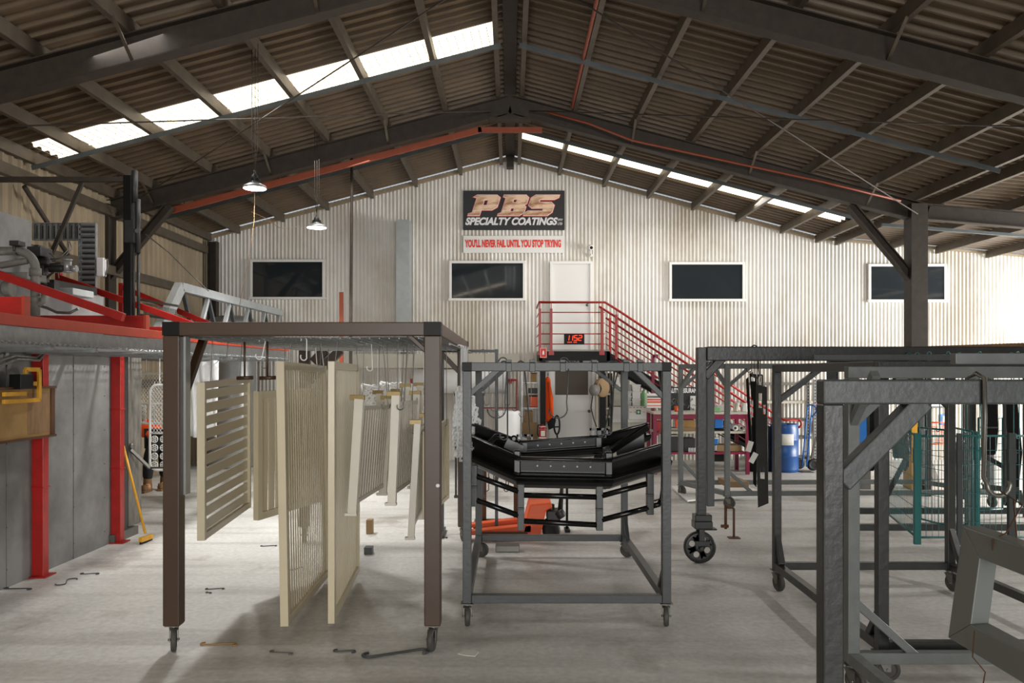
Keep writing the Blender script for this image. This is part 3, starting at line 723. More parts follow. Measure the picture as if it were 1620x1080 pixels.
# white lacework brackets hung in bundles
def lace(label, c, w_, h, yaw, tilt=0, seed=1, group=None, mat='white'):
    rnd = random.Random(seed); u = V(math.cos(yaw), math.sin(yaw), 0); z = V(math.sin(tilt)*u.x, math.sin(tilt)*u.y, math.cos(tilt)); c = Vector(c)
    pt = lambda a, bb: c+u*a+z*bb
    b = MB()
    edge = [pt(-w_/2, h/2), pt(w_/2, h*.3), pt(w_/2, -h*.25), pt(w_*.1, -h/2), pt(-w_*.1, -h/2), pt(-w_/2, h/2)]
    b.tube(edge, .013, 5)
    y = h*.42; step = .052
    while y > -h*.45:
        half = w_/2*(1-max(0, (abs(y/h)-.2))*1.1); x = -half+.03
        while x < half-.02:
            r = step*.42; n = 8
            cc = pt(x+rnd.uniform(-.006, .006), y)
            b.tube(arc(cc, r, 0, 2*PI, n, u, z), .009, 4, cap=False)
            if rnd.random() < .5: b.bar(cc-u*r, cc+u*r, .008, .008)
            x += step
        y -= step
    for k in range(3):
        a = rnd.uniform(-w_*.3, w_*.3); b.bar(pt(a, h*.4), pt(a+rnd.uniform(-.1, .1), -h*.4), .012, .02)
    return b.build('lace_bracket', 'poly', label=label, cat='ornamental bracket', group=group)
for i, (x, y, z, w_, h, yaw, ti) in enumerate(((-1.30, 7.95, 1.50, .30, .36, .2, .1), (-1.10, 8.05, 1.52, .34, .36, -.3, -.1), (-.86, 8.0, 1.48, .30, .40, .5, .15), (-.74, 7.7, 1.5, .3, .5, 1.2, .2))):
    o = lace('white ornamental lace bracket in the bunch behind the cream panels', (x, y, z), w_, h, yaw, ti, 10+i, 'white lace brackets behind the cream panels')
    s_hook((x, y, 2.03), 2.03-(z+h*.42), .003, .02, 'signw', 'white wire hook over a lace bracket behind the cream panels', 'white hooks of the rear lace brackets')
xr, yr = -.415, 7.0
for i, (dx, dy, z, w_, h, yaw, ti) in enumerate(((0.0, 0, 1.47, .26, .34, 1.1, .3), (.02, .15, 1.36, .26, .42, .9, .35), (-.0, .3, 1.30, .24, .44, 1.25, .4), (.03, .45, 1.22, .24, .46, .8, .3), (-.02, .6, 1.42, .26, .5, 1.0, .25))):
    lace('white ornamental lace bracket hanging outside the right brown leg', (xr+dx, yr+dy, z), w_, h, yaw, ti, 30+i, 'white lace brackets right of the brown rack')
for k in range(5):
    s_hook((xr+.01*k-.02, yr+.15*k, 2.03), .42, .006, .03, 'signw', 'white wire hook over a lace bracket right of the brown rack', 'white hooks right of the brown rack', yaw=1+.2*k)
b = MB(); b.tube([(xr-.02, yA0+.6, 2.0), (xr, yA1-.1, 2.0)], .01, 6); b.build('hanging_bar', 'steel', label='thin steel bar carrying the lace brackets beside the brown rack', cat='bar')
# dark vertical bars seen beyond (far rack of grey uprights)
g = T('baluster_panel', 'dark grey panel of vertical bars hanging behind the lace brackets', 'bar panel', (-.42, 9.1, .4))
for x in (-.60, -.54, -.48, -.42, -.36, -.30):
    b = MB(); b.bar((x, 9.1, .42), (x, 9.1, 1.55), .022, .022, up=(0, 1, 0)); b.build('bar', 'rack', g)
for z in (.42, 1.55): b = MB(); b.bar((-.62, 9.1, z), (-.28, 9.1, z), .03, .03); b.build('rail', 'rack', g)
for x in (-.6, -.3): s_hook((x, 9.1, 2.05), .5, .004, .02, 'steel', 'wire hook over the dark bar panel', 'hooks of the dark bar panel')
b = MB(); b.bar((-.75, 9.1, 2.05-.02), (-.15, 9.1, 2.03), .03, .03)
for x in (-.75, -.15): b.bar((x, 9.1, 0), (x, 9.1, 2.05), .035, .035, up=(0, 1, 0)); b.bar((x, 8.85, .02), (x, 9.35, .02), .04, .04)
b.build('support_stand', 'rack', label='slim dark frame standing behind the right leg of the brown rack', cat='frame')

# ================================================================ BLACK BUMPERS
def bumper(label, path, zoff=0, guard=False, scale=1.0, arm=None):
    c = sum([Vector(p) for p in path], V(0, 0, 0))/len(path)
    t = T('steel_bumper', label, 'bumper', c)
    s = scale
    P0 = [(.0, .12), (.075, .115), (.085, .095), (.07, .09), (.01, .10), (.005, .0), (.02, -.005), (.095, -.012), (.11, -.03), (.10, -.06), (.07, -.09), (.02, -.115), (-.05, -.125), (-.05, -.13)]
    B0 = [(.02, -.122), (.075, -.096), (.106, -.062), (.117, -.03), (.098, -.004), (.02, .003), (.012, .006), (.015, .106), (.07, .097), (.08, .1), (.07, .122), (.0, .127)]
    prof = [(u*s, v_*s) for u, v_ in P0]+[(u*s-.008, v_*s) for u, v_ in [(-.05, -.122), (.02, -.107), (.066, -.084), (.092, -.057), (.10, -.03), (.09, -.02), (.01, -.01), (-.005, 0), (-.005, .11)]]
    b = MB(); b.sweep(path, prof); b.build('channel', 'gloss', t, bevel=.0015)
    b = MB(); b.tube([Vector(p)+V(0, -.07*s, .108*s) for p in path], .015*s, 10); b.build('top_tube', 'gloss', t)
    b = MB()
    for k in (.2, .35, .5, .65, .8):
        q = Vector(path[1]).lerp(Vector(path[2]), k); b.lathe([(0, 0), (.008, .001), (.006, .006), (0, .007)], q+V(0, -.008*s, .05*s), (0, -1, 0), 8)
    b.build('bolt', 'signw', t)
    return t
yb = 6.35
path = [P(748, 712, yb+.25), P(822, 746, yb), P(962, 749, yb), P(1049, 722, yb+.3)]
BM = bumper('black steel vehicle bumper with a tube guard, front one in the middle rack', path)
# end brackets / mount boxes on the front bumper
b = MB(); b.box(PX(812, 6.34), PX(824, 6.34), 6.335, 6.4, PZ(755, 6.34), PZ(712, 6.34)); b.build('mount_box', 'gloss', BM, bevel=.01)
b = MB(); b.box(PX(957, 6.34), PX(970, 6.34), 6.335, 6.4, PZ(760, 6.34), PZ(715, 6.34)); b.build('mount_box', 'gloss', BM, bevel=.01)
# tube guard below
yg = 6.15
for px, t0, t1 in ((750, 735, 800), (824, 765, 838), (948, 768, 838), (1028, 748, 813)):
    b = MB(); b.bar(P(px, t0, yg+.02), P(px-(.5 if px < 800 else 0), t1, yg+.02), .05, .075, up=(0, 1, 0))
    b.bar(P(px, (t0+t1)/2, yg), P(px, (t0+t1)/2+3, yg), .052, .08, up=(0, 1, 0))
    b.build('upright', 'rack', BM, bevel=.004)
for a, c in (((754, 753), (820, 777)), ((829, 783), (944, 786)), ((952, 784), (1023, 765)), ((754, 791), (820, 815)), ((829, 824), (944, 830)), ((952, 822), (1026, 803))):
    b = MB(); b.tube([P(*a, yg), P(*c, yg)], .021, 12); b.build('guard_tube', 'gloss', BM)
b = MB(); b.tube([P(1033, 800, yg), P(1042, 798, yg), P(1047, 790, yg+.03), P(1049, 775, yg+.08), P(1050, 745, yg+.1)], .02, 10); b.tube([P(1035, 792, yg-.01), P(1048, 788, yg)], .006, 8); b.build('guard_tube', 'gloss', BM)
yb2 = 7.1
path2 = [P(752, 685, yb2+.15), P(826, 713, yb2-.1), P(950, 704, yb2-.1), P(1022, 684, yb2+.1)]
BM2 = bumper('black steel vehicle bumper hanging behind the front one', path2, scale=.75)
b = MB(); q = [P(962, 716, yb2-.3), P(1024, 676, yb2-.2)]
b.bar(q[0], q[1], .06, .045); b.tube([q[0]+V(0, -.03, .03), q[1]+V(0, -.03, .03)], .012, 8); b.build('side_arm', 'gloss', BM2, bevel=.006)
b = MB(); b.prism([P(975, 712, yb2-.18), P(1019, 684, yb2-.18), P(1021, 722, yb2-.18), P(978, 735, yb2-.18)], (0, .03, 0)); b.build('wing_plate', 'gloss', BM2, bevel=.004)
b = MB(); b.tube([P(956, 716, yb2-.3), P(966, 712, yb2-.3)], .045, 12); b.build('clamp', 'rack', BM2)
for a, (bx0, by0, bx1, by1) in (((830, 700), (817, 687, 843, 700)), ((946, 690), (933, 677, 962, 692))):
    b = MB(); Y = yb2-.15; x0, x1, z0, z1 = PX(bx0, Y), PX(bx1, Y), PZ(by1, Y), PZ(by0, Y)
    b.box(x0, x1, Y, Y+.01, z1-.02, z1); b.box(x0, x1, Y, Y+.01, z0, z0+.02); b.box(x0, x0+.015, Y, Y+.01, z0, z1); b.box(x1-.015, x1, Y, Y+.01, z0, z1); xm = (x0+x1)/2
    b.box(xm-.02, xm+.02, Y, Y+.01, z0-.2, z1); b.bar((xm, Y+.01, z0-.15), (xm-.03, Y+.05, z0-.25), .08, .02)
    b.build('number_plate_bracket', 'gloss', BM2)
b = MB(); b.tube([P(775, 700, 6.9), P(785, 690, 6.9), P(800, 692, 6.85)], .025, 10); b.lathe([(.012, -.02), (.03, -.02), (.03, .02), (.012, .02)], P(813, 694, 6.85), (0, 1, 0), 14)
b.bar(P(800, 700, 6.85), P(826, 712, 6.85), .07, .08); b.build('bracket_fitting', 'gloss', BM2)
for (px, L, lean, lb) in ((797, .62, (.0, .2), 'left'), (824, .6, (.05, .2), 'left of centre'), (968, .58, (.0, .2), 'right of centre'), (975, .6, (-.08, .3), 'right')):
    s_hook((PX(px, 6.3), 6.35, zb1+.015), L, .006, .028, 'rack', 'dark rod hook carrying the black bumpers, %s' % lb, None, lean=lean)
b = MB(); b.bar((xB0+.03, 6.35, zb1-.02), (xB1-.03, 6.35, zb1-.02), .03, .03); b.build('cross_bar', 'rack', label='dark bar across the middle rack that carries the bumpers', cat='bar', bevel=.003)
b = MB(); b.bar((xB0+.03, 7.05, zb1-.02), (xB1-.03, 7.05, zb1-.02), .03, .03); b.build('cross_bar', 'rack', label='rear dark bar across the middle rack top', cat='bar', bevel=.003)
for px, lb in ((800, 'left'), (897, 'right')):       # two empty hooks on the front rail
    Y = yB0; k = PX(px, Y); z = zb1
    b = MB(); pts = arc((k-.02, Y, z+.005), .03, 0, PI, 6, (1, 0, 0), (0, 0, 1))[::-1]+[V(k+.008, Y-.035, z-.06), V(k-.005, Y-.035, z-.28)]+arc((k-.065, Y-.035, z-.33), .065, .3, -PI, 9, (1, 0, 0), (0, 0, 1))
    b.tube(pts, .005, 7); b.build('rod_hook', 'rack', label='empty dark rod hook on the middle rack front rail, %s of the two' % lb, cat='hook')
for k in range(7):
    x = -.2+k*.06; s_hook((x, 7.05, zb1+.0), .35+.05*(k % 3), .003, .02, 'steel', 'thin wire hook dangling inside the middle rack', 'wire hooks inside the middle rack')
# ================================================================ LEFT: concrete booth, red frame, deck
XW = -4.2
bt = T('booth', 'grey concrete-panel booth along the left side with red posts', 'booth', (XW-.7, 7.2, 0))
b = MB(); ys = [4.2, 5.2, 6.15, 6.85, 7.3, 7.9, 8.5, 8.85]
for i in range(len(ys)-1): b.box(XW-.1, XW+(.004 if i % 2 else 0), ys[i]+.004, ys[i+1]-.004, 0, 1.95)
b.box(XW-.11, XW-.02, 4.2, 9.0, 0, 1.97); b.build('wall_panel', 'concrete', bt)
b = MB(); b.box(XW-1.8, XW-.25, 5.5, 9.0, 1.97, 2.62); b.build('upper_panel', 'concrete', bt, bevel=.004)
b = MB(); b.box(XW-.9, XW-.35, 8.2, 9.05, 2.62, 2.72); b.build('cap_beam', 'dark', bt)
for y in (7.25, 8.68):
    b = MB(); b.bar((XW+.055, y, 0), (XW+.055, y, 2.0), .10, .09, up=(0, 1, 0)); b.box(XW-.0, XW+.15, y-.09, y+.09, 0, .012)
    for z in (.78, 1.4): b.box(XW+.0, XW+.115, y-.055, y+.055, z, z+.012)
    b.build('post', 'red', bt, bevel=.003)
b = MB(); b.box(XW-.02, XW+.03, 8.86, 8.96, 0, 1.97); b.build('end_channel', 'dark', bt)
b = MB(); b.box(XW-.02, XW+.06, 8.6, 9.15, 0, .09); b.build('sill', 'steel', bt)
b = MB(); b.box(XW-.05, XW+.02, 9.0, 9.32, .10, 1.96); b.build('end_board', 'board', bt, bevel=.004)
b = MB()
for y in (6.15, 6.85, 7.9, 8.5):
    for z in (.15, .5, .85, 1.2, 1.55, 1.85): b.lathe([(0, 0), (.007, .001), (0, .005)], (XW+.004, y, z), (1, 0, 0), 6)
b.build('panel_screw', 'dark', bt)
b = MB(); b.bar((XW+.04, 9.0, .95), (XW+.14, 9.25, .72), .03, .03); b.lathe([(.015, 0), (.035, 0), (.035, .03), (.015, .03)], (XW+.03, 9.03, .98), (1, 0, 0), 12); b.tube([(XW+.14, 9.25, .72), (XW+.55, 9.3, .72)], .012, 6)
b.build('latch_arm', 'steel', bt)
b = MB(); b.bar((XW+.02, 8.78, 1.42), (XW+.02, 8.84, 1.42), .005, .07); b.build('tape', 'bluep', bt)
# timber side box mounted on the wall
tb = T('timber_box', 'ochre timber box fixed to the booth wall under the mesh', 'box', (XW+.08, 6.8, 1.2))
b = MB(); b.box(XW, XW+.12, 6.2, 7.33, 1.24, 1.66); b.build('body', 'ply', tb, bevel=.004)
b = MB(); b.box(XW, XW+.14, 6.2, 7.36, 1.655, 1.675); b.box(XW, XW+.14, 6.2, 7.36, 1.225, 1.245); b.box(XW+.12, XW+.13, 7.29, 7.35, 1.24, 1.66); b.build('edge_trim', 'rust', tb)
b = MB(); b.box(XW+.12, XW+.124, 6.95, 7.27, 1.27, 1.62); b.build('front_plate', 'wood', tb)
yg_ = T('clamp_unit', 'yellow framed clamp with black motor on top of the timber box', 'machine', (XW+.1, 6.9, 1.66))
b = MB(); z0, z1 = 1.56, 1.82
for p, q in (((6.55, z0), (7.05, z0)), ((6.55, z0+.06), (6.85, z0+.06)), ((7.05, z0), (7.05, z1)), ((7.05, z1), (6.85, z1)), ((6.85, z1), (6.85, z0+.14)), ((6.85, z0+.14), (7.0, z0+.14))):
    b.bar((XW+.16, p[0], p[1]), (XW+.16, q[0], q[1]), .035, .025, up=(1, 0, 0))
b.build('frame', 'yellow', yg_, bevel=.003)
b = MB(); b.box(XW+.1, XW+.2, 6.72, 6.9, 1.66, 1.78); b.build('motor', 'black', yg_, bevel=.006)
b = MB(); b.tube([(XW+.06, 6.6, 1.66), (XW+.06, 6.6, 1.9), (XW+.06, 6.75, 1.94)], .03, 8); b.tube([(XW+.08, 6.5, 1.86), (XW+.1, 6.8, 1.93), (XW+.1, 7.1, 1.92), (XW+.1, 7.2, 1.97)], .012, 6); b.tube([(XW+.08, 6.5, 1.82), (XW+.12, 6.8, 1.9), (XW+.12, 7.12, 1.9), (XW+.1, 7.25, 1.97)], .012, 6)
b.build('hose', 'pipe', yg_)
# galvanised mesh deck with side channel and red edge beams
dk = T('mesh_deck', 'galvanised mesh deck edged with red beams, overhead at the left', 'deck', (-3.9, 8.8, 1.97))
z = 1.985
b = MB()
for i in range(17): x = XW+.03+i*.055; b.tube([(x, 4.6, z), (x, 12.2, z)], .006, 5)
for j in range(120): y = 4.6+j*.0635; b.tube([(XW, y, z+.008), (-3.28, y, z+.008)], .006, 5)
for i in range(10): x = -5.2+i*.1; b.tube([(x, 9.4, z), (x, 12.2, z)], .006, 5)
for j in range(30): y = 9.4+j*.095; b.tube([(-5.25, y, z+.008), (XW, y, z+.008)], .006, 5)
b.build('wire_mesh', 'galv', dk)
b = MB()
for y in [4.62+.633*k for k in range(13)]: b.bar((XW if y < 9.4 else -5.25, y, z-.02), (-3.28, y, z-.02), .05, .02)
for j in range(100): y = 4.65+j*.0755; b.box(-3.30, -3.285, y, y+.012, z+.005, z+.02)
b.build('cross_strap', 'galv', dk)
b = MB(); b.box(-3.33, -3.315, 4.4, 12.2, 2.0, 2.105); b.build('side_channel', 'galv', dk)
b = MB(); b.bar((-3.3, 4.2, 2.145), (-3.3, 12.2, 2.145), .05, .075); b.build('edge_beam', 'redlit', dk, bevel=.003)
b = MB(); b.bar((XW+.1, 4.2, 2.07), (XW+.1, 9.0, 2.07), .05, .075); b.build('edge_beam', 'red', dk, bevel=.003)
for i, (y, xr_) in enumerate(((5.6, -3.29), (7.46, -3.29), (9.32, -3.29), (11.2, -3.29))):
    b = MB(); b.box(-5.3, xr_-.02, y-.03, y+.03, 2.185, 2.31); b.build('cross_beam', 'red', dk, bevel=.003)
    b = MB(); b.box(xr_-.02, xr_+.0, y-.035, y+.035, 2.18, 2.315); b.build('end_cap', 'redlit', dk)
for y, (xa, za), (xb, zb) in ((7.05, (PX(-28, 7.05), PZ(425, 7.05)), (PX(196, 7.05), PZ(502, 7.05))), (9.32, (PX(90, 9.32), PZ(438, 9.32)), (PX(312, 9.32), PZ(516, 9.32))), (11.2, (PX(190, 11.2), PZ(453, 11.2)), (PX(335, 11.2), PZ(514, 11.2)))):
    b = MB(); b.bar((xa, y, za), (xb, y, zb), .05, .07); b.build('stay', 'red' if y < 10 else 'red', dk, bevel=.003)
    b = MB(); b.bar((xa, y+.04, 2.2), (xa, y+.04, za+.05), .06, .06, up=(0, 1, 0)); b.build('stay_post', 'red', dk, bevel=.003)
for y in (9.4, 11.0):
    b = MB(); b.bar((-5.2, y, 0), (-5.2, y, 2.0), .07, .07, up=(0, 1, 0)); b.build('post', 'dark', dk)
b = MB(); b.box(-4.15, -3.6, 11.6, 12.1, 2.12, 2.2); b.build('blue_sheet', 'bluep', dk)
# machinery on top of the booth
mc = T('burner_unit', 'pipes, valves and burner unit on top of the left booth', 'machine', (-5.0, 7.8, 2.62))
Y = 7.7
b = MB(); b.box(-6.0, -4.6, 5.6, 7.9, 2.62, 3.25); b.build('housing', 'concrete', mc, bevel=.006)
b = MB(); b.tube([P(-40, 397, 7.2), P(28, 397, 7.2)]+arc(P(28, 425, 7.2), 28*7.2/F, PI/2, 0, 6, (1, 0, 0), (0, 0, 1))+[P(56, 430, 7.2), P(56, 500, 7.2)], .038, 12)
b.lathe([(.05, 0), (.05, .07)], P(56, 437, 7.2), (0, 0, 1), 14); b.lathe([(.045, 0), (.045, .05)], P(56, 478, 7.2), (0, 0, 1), 14)
b.tube([P(56, 485, 7.2), P(68, 478, 7.2), P(70, 465, 7.2)], .025, 8); b.build('bent_pipe', 'pipe', mc)
b = MB(); b.box(P(52, 0, Y).x, P(74, 0, Y).x, Y-.1, Y+.1, PZ(407, Y), PZ(392, Y)); b.box(P(58, 0, Y).x, P(66, 0, Y).x, Y-.05, Y+.05, PZ(392, Y), PZ(388, Y)); b.build('valve_actuator', 'dark', mc, bevel=.006)
b = MB(); b.box(P(14, 0, 7.1).x, P(30, 0, 7.1).x, 7.1, 7.2, PZ(388, 7.1), PZ(380, 7.1)); b.cyl(P(22, 388, 7.15), P(22, 397, 7.15), .01)
b.build('pressure_gauge', 'dark', mc, bevel=.006)
b = MB(); b.cyl(P(60, 415, Y), P(78, 415, Y), .05); b.cyl(P(62, 440, Y), P(73, 440, Y), .06); b.box(P(58, 0, Y).x, P(74, 0, Y).x, Y-.05, Y+.05, PZ(452, Y), PZ(420, Y)); b.cyl(P(78, 425, Y), P(102, 425, Y), .035); b.cyl(P(80, 420, Y), P(98, 418, Y), .022)
b.tube([P(73, 440, Y), P(85, 430, Y), P(90, 415, Y)], .012, 6); b.box(P(78, 0, Y).x, P(90, 0, Y).x, Y-.04, Y+.04, PZ(462, Y), PZ(447, Y))
b.build('valve_body', 'dark', mc, bevel=.005)
b = MB(); b.cyl(P(107, 412, Y)-V(0, 0, .11), P(107, 412, Y), .035, 16); b.lathe([(.042, 0), (.042, .012)], P(107, 412, Y), (0, 0, 1), 16); b.lathe([(.042, 0), (.042, .012)], P(107, 431, Y), (0, 0, 1), 16); b.cyl(P(114, 425, Y), P(122, 425, Y), .03)
b.build('filter_bowl', 'silver', mc)
b = MB(); b.tube([P(78, 400, Y), P(88, 408, Y), P(91, 425, Y), P(93, 440, Y)], .006, 6); b.build('cable', 'steel', mc)
b = MB(); b.tube([P(80, 410, Y), P(95, 408, Y), P(108, 395, Y), P(108, 381, Y)], .006, 6); b.tube([P(85, 412, Y), P(103, 405, Y), P(114, 393, Y), P(110, 381, Y)], .005, 6)
b.build('cable', 'steel', mc)
b = MB(); b.tube([P(60, 483, Y), P(75, 487, Y), P(90, 494, Y), P(110, 495, Y), P(124, 488, Y)], .014, 8); b.build('cable', 'steel', mc)
b = MB(); b.box(P(-30, 0, 7.3).x, P(44, 0, 7.3).x, 7.3, 7.6, 2.62, PZ(430, 7.3)); b.cyl(P(2, 457, 7.25), P(20, 457, 7.25), .07, 16); b.cyl(P(0, 420, 7.2), P(45, 412, 7.2), .03, 12); b.build('burner_body', 'pipe', mc, bevel=.02)
b = MB(); b.box(P(76, 0, 8.0).x, P(116, 0, 8.0).x, 8.0, 8.4, 2.55, PZ(455, 8.0)); b.build('cover_box', 'truss', mc, bevel=.01)
# perforated cable tray: horizontal run then vertical drop
Y = 9.75
ct = T('cable_tray', 'perforated galvanised cable tray turning down beside the machinery', 'cable tray', P(139, 500, Y))
def tray(p0, p1, wd, along):
    b = MB(); p0, p1 = Vector(p0), Vector(p1); d = (p1-p0).normalized(); s = d.cross(V(0, 1, 0)).normalized(); L = (p1-p0).length
    for k in (-1, 1): b.bar(p0+s*k*wd/2, p1+s*k*wd/2, .012, .05, up=(0, 1, 0) if along == 'x' else (0, 1, 0)) if False else b.bar(p0+s*k*(wd/2), p1+s*k*(wd/2), .05, .01, up=s)
    b.bar(p0+V(0, .026, 0), p1+V(0, .026, 0), .003, wd, up=s)
    n = int(L/.062)
    for i in range(n+1):
        q = p0+d*(i*L/n); b.bar(q-s*wd/2, q+s*wd/2, .026, .018, up=(0, 1, 0)); 
    return b
tray(P(53, 366.5, Y), P(126, 366.5, Y), .2, 'x').build('tray_run', 'galv', ct)
tray(P(139, 354, Y), P(139, 506, Y), .2, 'z').build('tray_drop', 'galv', ct)
b = MB()
for (p0, p1) in ((P(53, 366.5, Y), P(126, 366.5, Y)), (P(139, 354, Y), P(139, 506, Y))):
    L = (p1-p0).length; d = (p1-p0).normalized(); s_ = d.cross(V(0, 1, 0)).normalized(); n = int(L/.062)
    for i in range(n):
        q = p0+d*((i+.5)*L/n)+V(0, .018, 0); b.bar(q-s_*.078, q+s_*.078, .018, .008, up=(0, 1, 0))
        for u in (-.05, -.025, 0, .025, .05) if i % 2 else (): b.bar(q+s_*u-d*.012, q+s_*u+d*.012, .008, .014, up=(0, 1, 0))
b.build('tray_slots', 'dark', ct)
b = MB(); b.box(P(155, 0, Y).x, P(166, 0, Y).x, Y-.04, Y+.04, PZ(437, Y), PZ(408, Y)); b.build('junction_box', 'signw', label='pale junction box on the side of the vertical cable tray', cat='junction box', bevel=.006)
b = MB(); b.tube([P(158, 408, Y), P(170, 410, Y), P(171, 420, Y), P(165, 440, Y)], .008, 6); b.build('cable', 'pipe', label='grey cable looping round the junction box', cat='cable')
# chain hoist mast
Y = 9.2
hm = T('hoist_mast', 'dark hoist mast with a long jib arm and pale air cylinder', 'hoist', (P(208, 0, Y).x, Y, 2.1))
b = MB(); b.bar((P(204, 0, Y).x, Y, 2.0), (P(204, 0, Y).x, Y, PZ(278, Y)), .09, .09, up=(0, 1, 0)); b.build('mast', 'black', hm, bevel=.005)
b = MB(); b.bar(P(-60, 284, Y), P(208, 284, Y), .06, .055); b.build('jib_arm', 'rafter', hm, bevel=.004)
b = MB(); b.bar(P(80, 405, Y+.05), P(132, 284, Y+.05), .04, .04); b.build('jib_brace', 'rafter', hm)
b = MB(); b.tube([P(213, 270, Y), P(213, 320, Y)], .035, 12); b.box(P(202, 0, Y).x, P(216, 0, Y).x, Y-.08, Y, PZ(385, Y), PZ(350, Y)); b.tube([P(212, 385, Y-.02), P(212, 500, Y-.02)], .012, 8); b.tube([P(218, 315, Y), P(218, 400, Y)], .03, 10); b.tube([P(219, 400, Y), P(219, 500, Y)], .018, 10); b.cyl(P(217, 365, Y-.05), P(217, 365, Y-.1), .025)
b.build('air_cylinder', 'dark', hm)
# leftover dark building column between hoist and wall (middle frame is at the same line)
# roller guard with bristles behind the red rails
b = MB()
for i in range(34): p = P(226+i*1.6, 478+i*.35, 10.3); b.tube([p, p+V(.01, 0, -.16)], .004, 4)
b.bar(P(222, 474, 10.3), P(282, 484, 10.3), .03, .03); b.bar(P(222, 498, 10.3), P(282, 506, 10.3), .03, .03)
b.build('bristle_guard', 'steel', label='row of fine grey rods behind the red sloping stays', cat='guard')
# grey truss
tr = T('truss_beam', 'light grey welded truss girder rising above the brown rack', 'truss', (-4.4, 13, 0))
xt = -4.4; zt, zb_ = 2.93, 2.12; y0, y1 = 10.95, 15.75
b = MB(); b.bar((xt, y0, zt), (xt, y1, zt), .1, .12); b.build('top_chord', 'truss', tr, bevel=.006)
b = MB(); b.bar((xt, y0-.9, zb_), (xt, y1+.1, zb_), .1, .1); b.build('bottom_chord', 'truss', tr, bevel=.006)
b = MB(); b.bar((xt, y0, zt), (xt, y0-.85, zb_), .1, .16); b.build('end_diagonal', 'truss', tr, bevel=.006)
n = 5
for i in range(n):
    ya = y0+.1+i*(y1-y0-.2)/n; yb_ = ya+(y1-y0-.2)/n; ym = (ya+yb_)/2
    b = MB(); b.bar((xt, ya, zt-.05), (xt, ym, zb_+.04), .05, .05); b.build('web_bar', 'rack', tr)
    b = MB(); b.bar((xt, ym, zb_+.04), (xt, yb_, zt-.05), .05, .06); b.build('web_bar', 'truss', tr)
for y in (10.9, 15.7): b = MB(); b.bar((xt, y, 0), (xt, y, zb_), .1, .1, up=(0, 1, 0)); b.build('support_post', 'truss', tr)
# tank behind the truss
Y = 15.6
b = MB(); b.lathe([(.42, 0), (.44, .05), (.44, 2.72), (.40, 2.80), (.2, 2.86), (0, 2.87)], (PX(367, Y), Y, 0), (0, 0, 1), 28)
b.build('storage_tank', 'silver', label='tall silver cylindrical tank behind the grey truss', cat='tank')
b = MB(); b.box(PX(537, 14), PX(543, 14), 13.97, 14.03, 0, PZ(462, 14)); b.build('red_post', 'spr', label='short upright red post showing above the brown rack beam', cat='post')
# hanging rope / cord from roof on the left
b = MB(); b.tube([P(230, 370, 11), P(268, 400, 10.8), P(300, 432, 10.6), P(330, 460, 10.4)], .008, 5); b.build('cable', 'steel', label='slack dark cable sagging from the roof brace towards the truss', cat='cable')
b = MB(); b.tube([P(403, 305, 9.2), P(402, 350, 9.2), P(395, 400, 9.6), P(385, 450, 9.8), P(376, 500, 10)], .003, 5); b.build('pull_cord', 'wood', label='pale pull cord trailing below the nearer bay lamp', cat='cord')
b = MB(); b.tube([P(398, 335, 9.2), P(420, 345, 10), P(445, 362, 11), P(475, 358, 12), P(500, 352, 12.7)], .003, 5); b.build('lamp_cable', 'wood', label='thin cable looping between the two hanging bay lamps', cat='cable')

# ---------------------------------------------------------------- bay lamps
def bay_lamp(px, py, Y, r, ytop, label, power):
    c = P(px, py, Y); t = T('bay_lamp', label, 'lamp', c)
    b = MB(); b.lathe([(r, 0), (r*1.02, .012), (r*.9, .03), (r*.5, .055), (r*.42, .06), (r*.42, .075)], c, (0, 0, 1), 28)
    b.build('lamp_shade', 'silver', t)
    b = MB()
    for k in range(16):
        a = 2*PI*k/16; u = V(math.cos(a), math.sin(a), 0)
        b.prism([c+u*r*.15+V(0, 0, .06), c+u*r*.5+V(0, 0, .058), c+u*r*.42+V(0, 0, .11), c+u*r*.15+V(0, 0, .12)], u.cross(V(0, 0, 1))*.004)
    b.lathe([(r*.28, .06), (r*.28, .14), (r*.1, .16), (.012, .17), (.012, .2)], c, (0, 0, 1), 16); b.build('heat_sink', 'dark', t)
    b = MB(); b.lathe([(0, -.004), (r*.96, -.004), (r*.96, .006)], c, (0, 0, 1), 28); b.build('lamp_diffuser', 'lamp', t)
    b = MB(); zt_ = roof_z(c.x)-.1
    for dx, dy in ((-.03, 0), (.0, .02), (.035, 0)): b.tube([c+V(0, 0, .19), V(c.x+dx, c.y+dy, c.z+.5), V(c.x+dx, c.y+dy, zt_)], .004, 5)
    b.build('suspension_wire', 'rafter', t)
    bay_light('bay_lamp_light' + ('' if power else ''), c-V(0, 0, .03), power)
bay_lamp(403, 298, 9.0, .125, 60, 'nearer round bay lamp hanging left of the sign on long wires', 380)
bay_lamp(501, 360, 12.2, .145, 205, 'farther round bay lamp hanging above the brown rack', 430)
